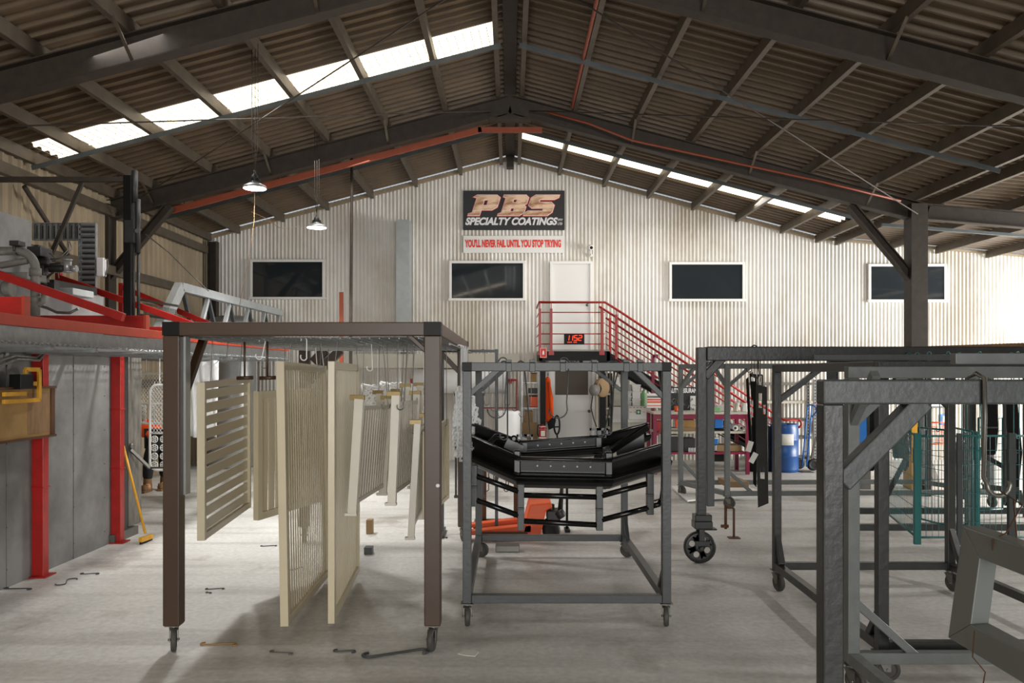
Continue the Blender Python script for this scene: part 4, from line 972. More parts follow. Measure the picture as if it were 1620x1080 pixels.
for i_, (x, y) in enumerate(((5.2, 4.4), (-4.8, 3.4), (9.6, 11.2))):
    z = roof_z(x)-.75; t = T('bay_lamp', 'unseen bay lamp added overhead, %s' % ('right side', 'left side', 'in the lean-to')[i_], 'lamp', (x, y, z))
    # unseen lamps added for floor light and shadows, hung high under the purlins
    r = .14; c = V(x, y, z)
    if True:
        b = MB(); b.lathe([(r, 0), (r*1.02, .012), (r*.9, .03), (r*.5, .055), (r*.42, .075)], c, (0, 0, 1), 24); b.build('lamp_shade', 'silver', t)
        b = MB(); b.lathe([(0, -.004), (r*.96, -.004), (r*.96, .006)], c, (0, 0, 1), 24); b.build('lamp_diffuser', 'lamp', t)
        b = MB(); b.tube([c+V(0, 0, .07), c+V(0, 0, .6)], .004, 5); b.build('suspension_wire', 'steel', t)
        bay_light('bay_lamp_light', c-V(0, 0, .03), (220, 120, 650)[i_])
    else: bpy.data.objects.remove(t)

# ---------------------------------------------------------------- gates, person, plastic
def gate(label, c, w_, h):
    c = Vector(c); t = T('security_gate', label, 'gate', c)
    r = .09; X, Z = V(1, 0, 0), V(0, 0, 1)
    pts = arc(c+X*(w_/2-r)+Z*(h/2-r), r, 0, PI/2, 5, X, Z)+arc(c-X*(w_/2-r)+Z*(h/2-r), r, PI/2, PI, 5, X, Z)+arc(c-X*(w_/2-r)-Z*(h/2-r), r, PI, 1.5*PI, 5, X, Z)+arc(c+X*(w_/2-r)-Z*(h/2-r), r, 1.5*PI, 2*PI, 5, X, Z)
    pts.append(pts[0]); b = MB(); b.tube(pts, .016, 8); zc = c.z-.02
    b.tube([(c.x-w_/2, c.y, zc-.05), (c.x+w_/2, c.y, zc-.05)], .012, 6)
    b.build('frame', 'white', t)
    b = MB(); n = int(w_/.045)
    x0, x1, z0, z1 = c.x-w_/2+.01, c.x+w_/2-.01, c.z-.06, c.z+h/2-.01
    k = -int((z1-z0)/.07)
    # diamond lattice
    for s in (1, -1):
        a = -3.0
        while a < 3.0:
            pts = []
            for xx in (x0, x1):
                pts.append((xx, z0+a+s*1.4*(xx-x0)))
            (xa, za), (xb, zb2_) = pts
            def clip(xa, za, xb, zb):
                if max(za, zb) < z0 or min(za, zb) > z1: return None
                def at_(zv): k = (zv-za)/(zb-za); return xa+(xb-xa)*k
                P0, P1 = (xa, za), (xb, zb)
                if P0[1] < z0: P0 = (at_(z0), z0)
                if P0[1] > z1: P0 = (at_(z1), z1)
                if P1[1] < z0: P1 = (at_(z0), z0)
                if P1[1] > z1: P1 = (at_(z1), z1)
                return P0, P1
            r_ = clip(xa, za, xb, zb2_)
            if r_ and abs(r_[0][0]-r_[1][0]) > .01: b.tube([(r_[0][0], c.y, r_[0][1]), (r_[1][0], c.y, r_[1][1])], .003, 4, cap=False)
            a += .055
    b.build('mesh_infill', 'white', t)
    b = MB(); nz = 4; nx = max(2, int(w_/.11))
    for i in range(nx):
        for j in range(nz):
            cc = V(c.x-w_/2+(i+.5)*w_/nx, c.y, c.z-.09-(j+.5)*(h/2-.1)/nz); rr = .04
            b.tube(arc(cc, rr, 0, 2*PI, 10, X, Z), .007, 4, cap=False)
            for a in (0, PI/3, 2*PI/3): b.bar(cc-(X*math.cos(a)+Z*math.sin(a))*rr, cc+(X*math.cos(a)+Z*math.sin(a))*rr, .008, .012)
    b.build('scroll_infill', 'white', t)
    for dx in (-.3, .3): s_hook((c.x+dx*w_, c.y, 2.0), 2.0-(c.z+h/2)+.01, .005, .03, 'signw', 'white wire hook holding a white gate under the deck', 'hooks of the two white gates')
    return t
gate('white mesh and scrollwork gate hanging behind the brown left leg', P(266, 676, 9.9), .44, 1.02)
gate('white mesh gate hanging behind the other, partly hidden by the booth end', P(243, 630, 10.9), .42, .66)
# white plastic film
def drape(name, label, cat, px0, px1, Y, z0, z1, mat, amp=.04, n=26, cols=5, seed=0, narrow=0):
    b = MB(); rnd = random.Random(seed); x0, x1 = PX(px0, Y), PX(px1, Y); rows = 10; vs = []
    for j in range(rows+1):
        k = j/rows; z = z1+(z0-z1)*k
        for i in range(n+1):
            u = i/n; xx = x0+(x1-x0)*(.5+(u-.5)*(1-narrow*(1-k))); vs.append((xx, Y+amp*math.sin(u*cols*2*PI+math.sin(k*3+seed)*1.2)*(0.4+.6*k), z+.01*math.sin(u*9)))
    b.add(vs, [(j*(n+1)+i, j*(n+1)+i+1, (j+1)*(n+1)+i+1, (j+1)*(n+1)+i) for j in range(rows) for i in range(n)], True)
    o = b.build(name, mat, label=label, cat=cat); s = o.modifiers.new('solid', 'SOLIDIFY'); s.thickness = .004; return o
drape('plastic_film', 'white plastic film hung in folds behind the brown rack brace', 'plastic film', 293, 345, 11.3, .9, 1.95, 'poly', .06, cols=3, seed=2)
# ================================================================ PLATFORM AND STAIR
Yf, Yb = 15.35, 16.72; zp = PZ(553, Yf)
xp0, xp1 = PX(853, Yf), PX(965, Yf)
pl = T('steel_stair', 'red-railed landing and stair going down to the right from the upper door', 'staircase', ((xp0+xp1)/2, 16, 0))
b = MB(); b.box(xp0, xp1, Yf, YW-.04, zp-.03, zp); b.build('landing', 'steel', pl, bevel=.004)
b = MB(); b.bar((xp0, Yf+.03, zp-.12), (xp1, Yf+.03, zp-.12), .06, .17); b.bar((xp0+.03, Yf, zp-.12), (xp0+.03, YW-.05, zp-.12), .06, .17); b.bar((xp1-.03, Yf, zp-.12), (xp1-.03, YW-.05, zp-.12), .06, .17)
b.build('landing_frame', 'black', pl)
xl = (PX(859, Yf), PX(953, Yf))
for x in xl:
    b = MB(); b.bar((x, Yf+.06, 0), (x, Yf+.06, zp-.03), .1, .1, up=(0, 1, 0)); b.build('landing_post', 'black', pl)
x_end, z_end = PX(1262, Yf), .0
slope = (zp-0)/(x_end-xp1)
for y in (Yf+.05, Yf+.95):
    b = MB(); b.bar((xp1-.05, y, zp-.14), (x_end-.1, y, .06), .05, .2); b.build('stringer', 'black', pl)
n = 13
for i in range(1, n):
    x = xp1+(x_end-xp1)*i/n; z = zp-(zp)*i/n
    b = MB(); b.box(x-.12, x+.12, Yf+.07, Yf+.93, z-.03, z); b.build('tread', 'steel', pl)
rl = lambda px0, py0, px1, py1, Y, b, r: b.tube([P(px0, py0, Y), P(px1, py1, Y)], r, 8)
# landing guard rail
b = MB(); zt = PZ(478, Yf)
top = [V(PX(853, Yf), Yf, zt), V(PX(957, Yf), Yf, zt)]
b.tube([V(PX(853, Yf), YW-.1, zt)]+top+[P(975, 489, Yf), P(1225, 654, Yf)], .022, 8); b.build('handrail', 'red', pl)
b = MB()
for py in (494, 511, 528, 544): b.tube([V(PX(853, Yf), YW-.1, PZ(py, Yf)), V(PX(853, Yf), Yf, PZ(py, Yf)), V(PX(957, Yf), Yf, PZ(py, Yf))], .011, 6)
b.build('guard_bar', 'red', pl)
for px in (854, 872, 952):
    b = MB(); x = PX(px, Yf); b.bar((x, Yf-.02, zp-.08), (x, Yf-.02, zt-.12), .045, .045, up=(0, 1, 0)); b.cyl((x, Yf-.02, zt-.13), (x, Yf-.02, zt), .008, 6); b.box(x-.05, x+.05, Yf-.04, Yf, zp-.1, zp-.03); b.build('guard_post', 'red', pl)
sd = (654-489)/(1225-975)
for Y, px_a, yo in ((Yf, 975, 0), (Yf+1.0, 957, 0)):
    b = MB(); K = Yf/Y
    def Q(px, py): # front-side pixel moved back to this side of the stair
        p = P(px, py, Yf); return V(p.x, Y, p.z)
    for d in ((13, 24, 35, 46, 57, 68, 79) if Y == Yf else (13, 24, 35, 46, 57, 68, 79)):
        r_ = .02 if d == 13 else .011
        b.tube([Q(968, 484+d), Q(1225+(14 if d == 13 else 0), 654+d*.9+(9 if d == 13 else 0))], r_, 6)
    b.build('stair_bar', 'red', pl)
    if Y != Yf:
        b = MB(); b.tube([Q(957, 478), Q(975, 489), Q(1225, 654)], .022, 8); b.build('handrail', 'red', pl)
    for px in (975, 1222):
        z_r = EYE-((489+(px-975)*sd)-CY)*Yf/F; x = PX(px, Yf); zf = max(0, zp-(x-xp1)*slope)-.1
        b = MB(); b.bar((x, Y, max(zf, 0)), (x, Y, z_r-.1), .045, .045, up=(0, 1, 0)); b.cyl((x, Y, z_r-.12), (x, Y, z_r), .008, 6); b.build('stair_post', 'red', pl)
b = MB(); p = P(1225, 654, Yf); q = P(1240, 664, Yf)
b.tube([p, q, P(1262, 664, Yf)]+arc(P(1262, 670, Yf), 6*Yf/F, PI/2, -PI/2, 6, (1, 0, 0), (0, 0, 1)), .022, 8); b.build('handrail_end', 'red', pl)
# LED clock
ck = T('led_clock', 'black digital clock reading 11:52 on the landing rail', 'clock', P(908, 536, Yf-.06))
x0, x1, z0, z1 = PX(892, Yf), PX(924, Yf), PZ(545, Yf), PZ(528, Yf)
b = MB(); b.box(x0, x1, Yf-.08, Yf-.035, z0, z1); b.build('case', 'black', ck, bevel=.004)
def seg7(b, ch, x, z, w_, h, y, t):
    on = {'1': 'bc', '5': 'afgcd', '2': 'abged', '8': 'abcdefg', '0': 'abcdef', '3': 'abgcd'}[ch]
    sh = lambda zz: (zz-z)*.12
    S = {'a': ((x, z+h), (x+w_, z+h)), 'b': ((x+w_, z+h), (x+w_, z+h/2)), 'c': ((x+w_, z+h/2), (x+w_, z)), 'd': ((x, z), (x+w_, z)), 'e': ((x, z), (x, z+h/2)), 'f': ((x, z+h/2), (x, z+h)), 'g': ((x, z+h/2), (x+w_, z+h/2))}
    for k in on:
        (ax, az), (bx_, bz) = S[k]; b.bar((ax+sh(az), y, az), (bx_+sh(bz), y, bz), t, t*.3, up=(0, 1, 0))
b = MB(); W_ = x1-x0
for i, ch in enumerate('1152'): seg7(b, ch, x0+W_*(.08, .26, .48, .70)[i], z0+(z1-z0)*.38, W_*.15, (z1-z0)*.46, Yf-.082, .011)
for i in range(8):
    if i != 4: b.box(x0+W_*(.17+.06*i), x0+W_*(.2+.06*i), Yf-.084, Yf-.08, z0+(z1-z0)*.17, z0+(z1-z0)*.25)
b.build('digits', 'led', ck)
# signs
def sign(name, label, cat, px0, py0, px1, py1, Y, mat, d=.02):
    t = T(name, label, cat, (PX((px0+px1)/2, Y), Y, PZ(py1, Y)))
    b = MB(); b.box(PX(px0, Y), PX(px1, Y), Y-d, Y, PZ(py1, Y), PZ(py0, Y)); b.build('sign_panel', mat, t, bevel=.002); return t
YS = YW-.012
sg = sign('company_sign', 'large black sign reading PBS Specialty Coatings high on the end wall', 'sign', 733, 302, 893, 364, YS, 'signk', .03)
# custom blocky italic letters P B S (unit box, y up)
def r_(pts): return pts
GL = {
 'P': [[(.10, 1), (.86, 1), (1.0, .88), (1.0, .42), (.84, .28), (.42, .28), (.42, 0), (0, 0), (.0, .06), (.13, .12), (.13, .88), (.02, .92)], [(.42, .78), (.42, .48), (.60, .48), (.60, .78)]],
 'B': [[(.02, 1), (.86, 1), (.98, .88), (.98, .60), (.88, .52), (.98, .42), (.98, .14), (.84, 0), (.02, 0), (.02, .06), (.13, .12), (.13, .88), (.02, .93)], [(.42, .82), (.42, .62), (.58, .62), (.58, .82)], [(.42, .38), (.42, .17), (.58, .17), (.58, .38)]],
 'S': [[(.16, 1), (1.06, 1), (1.06, .90), (.92, .80), (.36, .80), (.36, .64), (.84, .64), (.98, .50), (.98, .16), (.84, 0), (-.06, 0), (-.06, .10), (.06, .2), (.62, .2), (.62, .37), (.16, .37), (.02, .50), (.02, .86)]]}
def glyph(name, ch, x, z, w_, h, y, off, mat, parent, shear=.32):
    cu = bpy.data.curves.new(name, 'CURVE'); cu.dimensions = '2D'; cu.fill_mode = 'BOTH'; cu.extrude = .002; cu.offset = off
    for pl_ in GL[ch]:
        s = cu.splines.new('POLY'); s.points.add(len(pl_)-1); s.use_cyclic_u = True
        for i, (u, v_) in enumerate(pl_): s.points[i].co = (u*w_+v_*h*shear, v_*h, 0, 1)
    t = bpy.data.objects.new(name+'_tmp', cu); C.objects.link(t)
    me = bpy.data.meshes.new_from_object(t.evaluated_get(bpy.context.evaluated_depsgraph_get())); bpy.data.objects.remove(t)
    me.transform(Matrix.Rotation(PI/2, 4, 'X')); me.materials.clear(); me.materials.append(m[mat]); me.name = name
    o = bpy.data.objects.new(name, me); C.objects.link(o); o.parent = parent; o.location = V(x, y, z)-ORG[parent.name]; return o
zS0, zS1 = PZ(341, YS), PZ(309.5, YS); hS = zS1-zS0
for ch, px, pw in (('P', 741, 41), ('B', 787, 41), ('S', 831, 41)):
    x = PX(px, YS); w_ = pw*YS/F
    glyph('letter', ch, x, zS0, w_, hS, YS-.034, .022, 'signred', sg)
    glyph('letter', ch, x, zS0, w_, hS, YS-.040, .013, 'signw', sg)
    glyph('letter', ch, x, zS0, w_, hS, YS-.046, .003, 'signcop', sg)
text('lettering', 'SPECIALTY COATINGS', .20, 'signw', sg, (PX(808, YS), YS-.034, PZ(351, YS)), sx=.92, shear=.28, offset=.009)
text('lettering', 'PTY', .065, 'signw', sg, (PX(886, YS), YS-.034, PZ(348.5, YS)), sx=.8, shear=.25, offset=.002)
text('lettering', 'LTD', .065, 'signw', sg, (PX(885.5, YS), YS-.034, PZ(354.5, YS)), sx=.8, shear=.25, offset=.002)
sg2 = sign('motto_sign', "white sign with red words YOU'LL NEVER FAIL UNTIL YOU STOP TRYING", 'sign', 733, 373, 893, 400, YS, 'white', .02)
text('lettering', "YOU'LL NEVER FAIL UNTIL YOU STOP TRYING", .20, 'signred', sg2, (PX(812, YS), YS-.024, PZ(386, YS)), sx=.47, offset=.010)
so = sign('office_sign', 'small black OFFICE sign over the lower door', 'sign', 890, 567, 922, 574, YS-.1, 'signk')
text('lettering', 'OFFICE', .1, 'signw', so, (PX(906, YS-.1), YS-.124, PZ(570.5, YS-.1)), sx=.85, offset=.003)
fs = sign('fire_sign', 'red fire extinguisher sign on the left landing post', 'sign', 854, 550, 865, 566, Yf-.05, 'signred')
b = MB(); x, Y_ = PX(859.5, Yf-.05), Yf-.075
for a in (((-.055, -.085), (.055, -.085)), ((-.055, .085), (.055, .085)), ((-.055, -.085), (-.055, .085)), ((.055, -.085), (.055, .085))): b.bar((x+a[0][0], Y_, PZ(558, Yf)+a[0][1]), (x+a[1][0], Y_, PZ(558, Yf)+a[1][1]), .006, .008, up=(0, 1, 0))
b.bar((x, Y_, PZ(561, Yf)), (x, Y_, PZ(556, Yf)), .035, .006, up=(0, 1, 0)); b.cyl((x, Y_, PZ(556, Yf)), (x, Y_, PZ(554.5, Yf)), .01, 8); b.build('pictogram', 'signw', fs)
# CCTV camera
cc = T('security_camera', 'small white security camera above the upper door', 'camera', P(934, 398, YW-.05))
b = MB(); p = P(934, 391, YW-.12); b.lathe([(0, -.07), (.05, -.07), (.055, .06), (.045, .09)], p, (.15, -1, -.25), 16); b.build('camera_body', 'white', cc)
b = MB(); b.lathe([(0, 0), (.032, 0), (.036, -.02)], p+V(.013, -.09, -.022), (.15, -1, -.25), 14); b.build('lens', 'black', cc)
b = MB(); b.tube([p+V(0, .02, -.04), P(935, 404, YW-.06)], .018, 8); b.lathe([(.035, 0), (.035, .02)], P(935, 404, YW-.03), (0, -1, 0), 12); b.build('bracket', 'white', cc)

# ================================================================ THINGS ALONG THE END WALL
def extinguisher(label, px, py0, py1, Y):
    x, z0, z1 = PX(px, Y), PZ(py1, Y), PZ(py0, Y); h = z1-z0; r = .07
    t = T('fire_extinguisher', label, 'fire extinguisher', (x, Y, z0))
    b = MB(); b.lathe([(r*.9, 0), (r, .015), (r, h*.72), (r*.75, h*.82), (r*.3, h*.88), (r*.3, h*.92)], (x, Y, z0), (0, 0, 1), 18); b.build('cylinder', 'red', t)
    b = MB(); b.lathe([(r*1.01, h*.66), (r*.8, h*.81), (r*.5, h*.85)], (x, Y, z0), (0, 0, 1), 18); b.lathe([(r*1.02, h*.22), (r*1.02, h*.28)], (x, Y, z0), (0, 0, 1), 18)
    b.box(x-.035, x+.04, Y-r-.006, Y-r+.02, z0+h*.34, z0+h*.6); b.build('label_band', 'paper', t)
    b = MB(); b.box(x-.02, x+.03, Y-.02, Y+.02, z0+h*.88, z0+h*.95); b.bar((x-.02, Y, z0+h*.97), (x+.08, Y, z0+h*1.02), .02, .01); b.bar((x-.01, Y, z0+h*.93), (x+.08, Y, z0+h*.93), .02, .01); b.build('valve_handle', 'black', t)
    b = MB(); b.tube([(x-.02, Y-.02, z0+h*.92), (x-.09, Y-.03, z0+h*.85), (x-.1, Y-.03, z0+h*.5), (x-.08, Y-.02, z0+h*.3)], .012, 6); b.build('hose', 'black', t)
    b = MB(); b.box(x-.03, x+.03, Y+r-.005, Y+r+.06, z0+h*.5, z0+h*.7); b.build('wall_bracket', 'steel', t)
extinguisher('fire extinguisher hung on the black post left of the lower door', 858.5, 668, 700, 15.2)
extinguisher('fire extinguisher on the wall beside the blue hand truck', 1294, 662, 686, 16.7)
sign('fire_sign', 'red fire point sign above the right extinguisher', 'sign', 1288, 628, 1297, 642, YS, 'signred')
# hi-vis jacket
jk = T('work_jacket', 'orange hi-vis jacket hanging on the post left of the lower door', 'jacket', P(866, 640, 15.6))
b = MB(); Y = 15.6; pts = [(863, 598), (867, 594), (871, 600), (872, 640), (875, 660), (873, 668), (865, 670), (861, 655), (862, 620)]
b.prism([P(px, py, Y-.08) for px, py in pts], (0, .12, 0)); b.build('body', 'hivis', jk, bevel=.03)
b = MB(); b.tube([P(868, 604, Y-.1), P(872, 630, Y-.12), P(873, 660, Y-.1)], [.025, .04, .03], 8); b.build('sleeve', 'hivis', jk)
b = MB(); b.prism([P(px, py, Y-.1) for px, py in ((866, 668), (874, 660), (880, 664), (877, 676), (868, 680))], (0, .1, 0)); b.build('hem', 'navy', jk, bevel=.01)
b = MB(); b.cyl(P(867, 594, Y-.02), P(867, 590, Y-.02), .01, 6); b.build('hanger_loop', 'steel', jk)
# shelving left of the door
def shelf_unit(label, px0, px1, py0, Y, shelves, depth=.35, mat='cupb', upm='galv', name='shelf_unit'):
    x0, x1, zt = PX(px0, Y), PX(px1, Y), PZ(py0, Y)
    t = T(name, label, 'shelving', ((x0+x1)/2, Y+depth/2, 0))
    for x in (x0, x1):
        for y in (Y, Y+depth): b = MB(); b.bar((x, y, 0), (x, y, zt), .035, .035, up=(0, 1, 0)); b.build('upright', upm, t)
    for py in shelves:
        z = PZ(py, Y); b = MB(); b.box(x0-.01, x1+.01, Y-.01, Y+depth+.01, z-.03, z); b.build('shelf', mat, t, bevel=.003)
    return t
shelf_unit('grey shelving with boxes left of the black landing post', 826, 852, 588, 15.9, (604, 644, 690), mat='galv')
def carton(name, label, cat, px0, py0, px1, py1, Y, mat, d=.25, group=None, lid=None, flap=False):
    x0, x1, z0, z1 = PX(px0, Y), PX(px1, Y), PZ(py1, Y), PZ(py0, Y)
    t = T(name, label, cat, ((x0+x1)/2, Y+d/2, z0), group)
    b = MB(); b.box(x0, x1, Y, Y+d, z0, z1); b.build('body', mat, t, bevel=.006)
    if lid:
        b = MB(); b.box(x0-.01, x1+.01, Y-.01, Y+d+.01, z1-.0, z1+.02); b.build('lid', lid, t, bevel=.004)
    if flap:
        b = MB(); b.box(x0+(x1-x0)*.4, x0+(x1-x0)*.6, Y-.003, Y+.0, z0, z1); b.box(x0+(x1-x0)*.4, x0+(x1-x0)*.6, Y, Y+d, z1, z1+.003); b.build('tape', 'ply', t)
    return t
carton('small_tin', 'small ochre tin on the top shelf left of the lower door', 'tin', 840, 591, 849, 603.5, 15.95, 'ply', .12, lid='rust')
carton('tool_case', 'black tool case on the middle shelf left of the door', 'case', 836, 614, 851, 622, 15.95, 'dark', .25)
carton('carton', 'brown carton on the middle shelf left of the door', 'box', 827, 626, 836, 643.5, 15.95, 'card', .25, flap=True)
carton('orange_toolbox', 'orange and black toolbox on the middle shelf left of the door', 'toolbox', 838, 627, 851, 643.5, 15.95, 'orange', .25, lid='black')
carton('carton', 'tall brown carton standing below the shelves left of the door', 'box', 828, 650, 843, 668, 15.9, 'card', .25, flap=True)
b = MB(); b.box(PX(826, 15.85), PX(850, 15.85), 15.84, 15.86, 0, PZ(668, 15.85)); b.build('hardboard_sheet', 'card', label='brown board leaning against the shelving left of the door', cat='board')
# horizontal wrap roll and upright foam roll
Y = 16.3
rf = T('wrap_roll', 'big white horizontal roll of wrap mounted on the end wall', 'roll', P(720, 603, Y))
b = MB(); c = P(655, 603, Y); b.cyl(c, P(803, 603, Y), .235, 32); b.build('wrap', 'poly', rf)
b = MB(); b.cyl(P(651, 603, Y), P(809, 603, Y), .035, 12); b.build('axle', 'steel', rf)
for px in (652, 807): b = MB(); b.box(PX(px, Y)-.03, PX(px, Y)+.03, Y-.05, YW-.02, PZ(603, Y)-.05, PZ(603, Y)+.05); b.build('wall_arm', 'red', rf)
Y = 15.2
b = MB(); b.lathe([(.215, 0), (.22, .02)]+[(.22+(.003 if i % 2 else 0), .02+i*.04) for i in range(1, 27)]+[(.2, 1.08), (.05, 1.085), (.05, 1.02), (0, 1.02)], (PX(804, Y), Y, .0), (0, 0, 1), 28)
b.build('foam_roll', 'poly', label='upright white roll of foam sheet left of the shelving', cat='roll')
b = MB(); Y = 15.9
for (a, c) in (((757, 645), (817, 645)), ((757, 681), (785, 681))): b.tube([P(*a, Y), P(*c, Y)], .012 if a[1] == 645 else .02, 6)
b.tube([P(803, 601, Y), P(818, 601, Y), P(818, 646, Y)], .025, 8)
b.bar(P(757, 681, Y), (P(757, 681, Y).x, Y, 0), .03, .03, up=(0, 1, 0)); b.bar(P(818, 640, Y), (P(818, 640, Y).x, Y, 0), .04, .04, up=(0, 1, 0)); b.build('roll_stand', 'red', label='slim red pipe stand around the foam roll', cat='stand')
# blue trolley frame
bt_ = T('cage_trolley', 'blue tube frame with pale sheets left of the foam roll', 'trolley', P(750, 650, 15.5))
b = MB()
for px in (741, 757):
    b.bar(P(px, 618, 15.5), (PX(px, 15.5), 15.5, .1), .035, .035, up=(0, 1, 0))
for py in (620, 645, 670, 690): b.bar(P(741, py, 15.5), P(757, py, 15.5), .02, .02)
b.bar((PX(735, 15.5), 15.5, .1), (PX(760, 15.5), 15.5, .1), .04, .06); b.build('frame', 'bluep', bt_)
b = MB(); b.box(PX(743, 15.55), PX(755, 15.55), 15.53, 15.56, PZ(690, 15.55), PZ(622, 15.55)); b.build('sheet', 'clear', bt_)
for px in (742, 756): 
    b = MB(); b.lathe([(0, -.02), (.05, -.02), (.05, .02), (0, .02)], (PX(px, 15.5), 15.5, .05), (1, 0, 0), 14); b.build('wheel', 'rubber', bt_)
# low table and clutter left of door
b = MB(); Y = 14.6; b.box(PX(748, Y), PX(800, Y), Y, Y+.3, .55, .6)
for px in (750, 798):
    for y in (Y+.03, Y+.27): b.bar((PX(px, Y), y, 0), (PX(px, Y), y, .55), .04, .04, up=(0, 1, 0))
b.build('low_bench', 'cupb', label='low pale bench behind the bumpers on the left', cat='bench')
# wall fan / hose reel right of the lower door
hr = T('hose_reel', 'round yellow hose reel on the wall right of the lower door', 'hose reel', P(951, 611, 16.2))
b = MB(); c = P(952, 613, 15.12); b.lathe([(.03, -.03), (.17, -.03), (.175, -.02), (.175, .03), (.17, .04), (.03, .04)], c, (.9, -1, 0), 24); b.build('drum', 'card', hr)
b = MB(); b.lathe([(.12, -.035), (.16, -.04), (.16, -.06), (.12, -.06), (.12, -.035)], c+V(0, -.0, 0), (.9, -1, 0), 24); b.tube(arc(c+V(-.1, -.12, -.02), .1, 0, 2*PI, 14, (.8, .4, 0), (0, 0, 1)), .012, 6); b.build('guard_ring', 'dark', hr)
b = MB(); b.lathe([(.0, -.02), (.1, -.02), (.1, .04), (0, .05)], P(940, 617, 15.0), (.5, -1, 0), 18); b.tube([P(940, 617, 15.0), c], .02, 8); b.build('small_drum', 'pipe', hr)
b = MB(); b.tube([P(938, 624, 15.6), P(935, 645, 15.7), P(940, 665, 15.7), P(944, 675, 15.7)], .01, 6); b.build('cable', 'dark', hr)
b = MB(); b.bar(c+V(0, .03, 0), (PX(952, 15.35), Yf+.02, PZ(613, 15.3)), .04, .04); b.build('mount_arm', 'dark', hr)
# narrow rack of dark bins right of the post
sh = shelf_unit('narrow black rack of pale-edged shelves right of the landing post', 957, 967, 590, 15.5, (602, 622, 645, 658, 676), .4, mat='cupb', upm='black')
# putty cupboard
cb_ = T('storage_cabinet', 'putty grey steel cabinet right of the black rack', 'cabinet', P(993, 700, 15.8))
x0, x1, Y = PX(968, 15.8), PX(1028, 15.8), 15.8; z1 = PZ(643, Y)
b = MB(); b.box(x0, x1, Y, Y+.5, .05, z1); b.build('body', 'cupb', cb_, bevel=.006)
for k in (0, 1):
    b = MB(); w_ = (x1-x0)/2; b.box(x0+k*w_+.01, x0+(k+1)*w_-.01, Y-.02, Y, .1, z1-.32); d = b.build('door', 'cupb', cb_, bevel=.004)
    b = MB(); hx = x0+w_+(-.06 if k == 0 else .06); b.box(hx-.012, hx+.012, Y-.035, Y-.02, .6, .72); b.build('handle', 'steel', d)
b = MB(); b.box(x0+.01, x1-.01, Y-.02, Y, z1-.3, z1-.01); b.build('drawer', 'white', cb_, bevel=.004)
fa = T('first_aid_box', 'white first aid box with green cross on the cabinet front', 'first aid box', P(1010, 652, Y-.1))
b = MB(); b.box(PX(994, 15.65), PX(1027, 15.65), 15.6, 15.78, PZ(663, 15.65), PZ(642, 15.65)); b.build('case', 'white', fa, bevel=.01)
b = MB(); b.box(PX(1006.5, 15.6), PX(1013.5, 15.6), 15.59, 15.6, PZ(655, 15.6), PZ(648, 15.6)); b.build('green_label', 'gsign', fa)
b = MB(); cx, cz = PX(1010, 15.6), PZ(651.5, 15.6); b.box(cx-.025, cx+.025, 15.585, 15.592, cz-.009, cz+.009); b.box(cx-.009, cx+.009, 15.584, 15.591, cz-.025, cz+.025); b.build('cross', 'signw', fa)
b = MB()
for k in range(5): b.box(PX(996+k*5.5, 15.6), PX(999+k*5.5, 15.6), 15.594, 15.6, PZ(645, 15.6), PZ(644, 15.6))
for k in (0, 1, 3): b.box(PX(996+k*7, 15.6), PX(999.5+k*7, 15.6), 15.594, 15.6, PZ(652, 15.6), PZ(651.3, 15.6))
b.build('orange_print', 'orange', fa)
cl = [('stack of grey storage tubs on the cabinet, left end', 970, 612, 984, 642, 'cupb'), ('clear tub stack on the cabinet, middle', 986, 618, 999, 642, 'clear'), ('tall white tub on the cabinet, right of middle', 1000, 608, 1013, 642, 'white')]
for lb, a, c_, d, e, mt in cl:
    t = T('storage_tub', lb, 'tub', P((a+d)/2, e, 15.9))
    n = 3
    for k in range(n):
        z0, z1_ = PZ(e-(e-c_)*k/n, 15.9), PZ(e-(e-c_)*(k+1)/n, 15.9); x0, x1 = PX(a, 15.9), PX(d, 15.9); b = MB()
        b.add([(x0+.01, 15.9, z0), (x1-.01, 15.9, z0), (x1-.01, 16.15, z0), (x0+.01, 16.15, z0), (x0, 15.89, z1_), (x1, 15.89, z1_), (x1, 16.16, z1_), (x0, 16.16, z1_)], [(3, 2, 1, 0), (4, 5, 6, 7), (0, 1, 5, 4), (1, 2, 6, 5), (2, 3, 7, 6), (3, 0, 4, 7)])
        b.box(x0-.01, x1+.01, 15.88, 16.17, z1_-.025, z1_-.003); b.build('tub', mt, t, bevel=.004)
b = MB(); b.lathe([(.05, 0), (.055, .01), (.055, .24), (.03, .27), (.03, .3), (0, .3)], P(1018, 642, 15.95), (0, 0, 1), 16); b.build('spray_can', 'lgreen', label='pale green can on the right end of the cabinet', cat='can')
b = MB()
for i, (a, c_) in enumerate(((971, 596), (983, 592), (996, 598), (1006, 590), (1016, 600))): b.box(PX(a, YW-.03), PX(a+9, YW-.03), YW-.03, YW-.02, PZ(c_+14, YW), PZ(c_, YW))
b.build('notice_sheets', 'paper', label='loose white sheets pinned on the wall above the cabinet', cat='notices', kind='stuff')
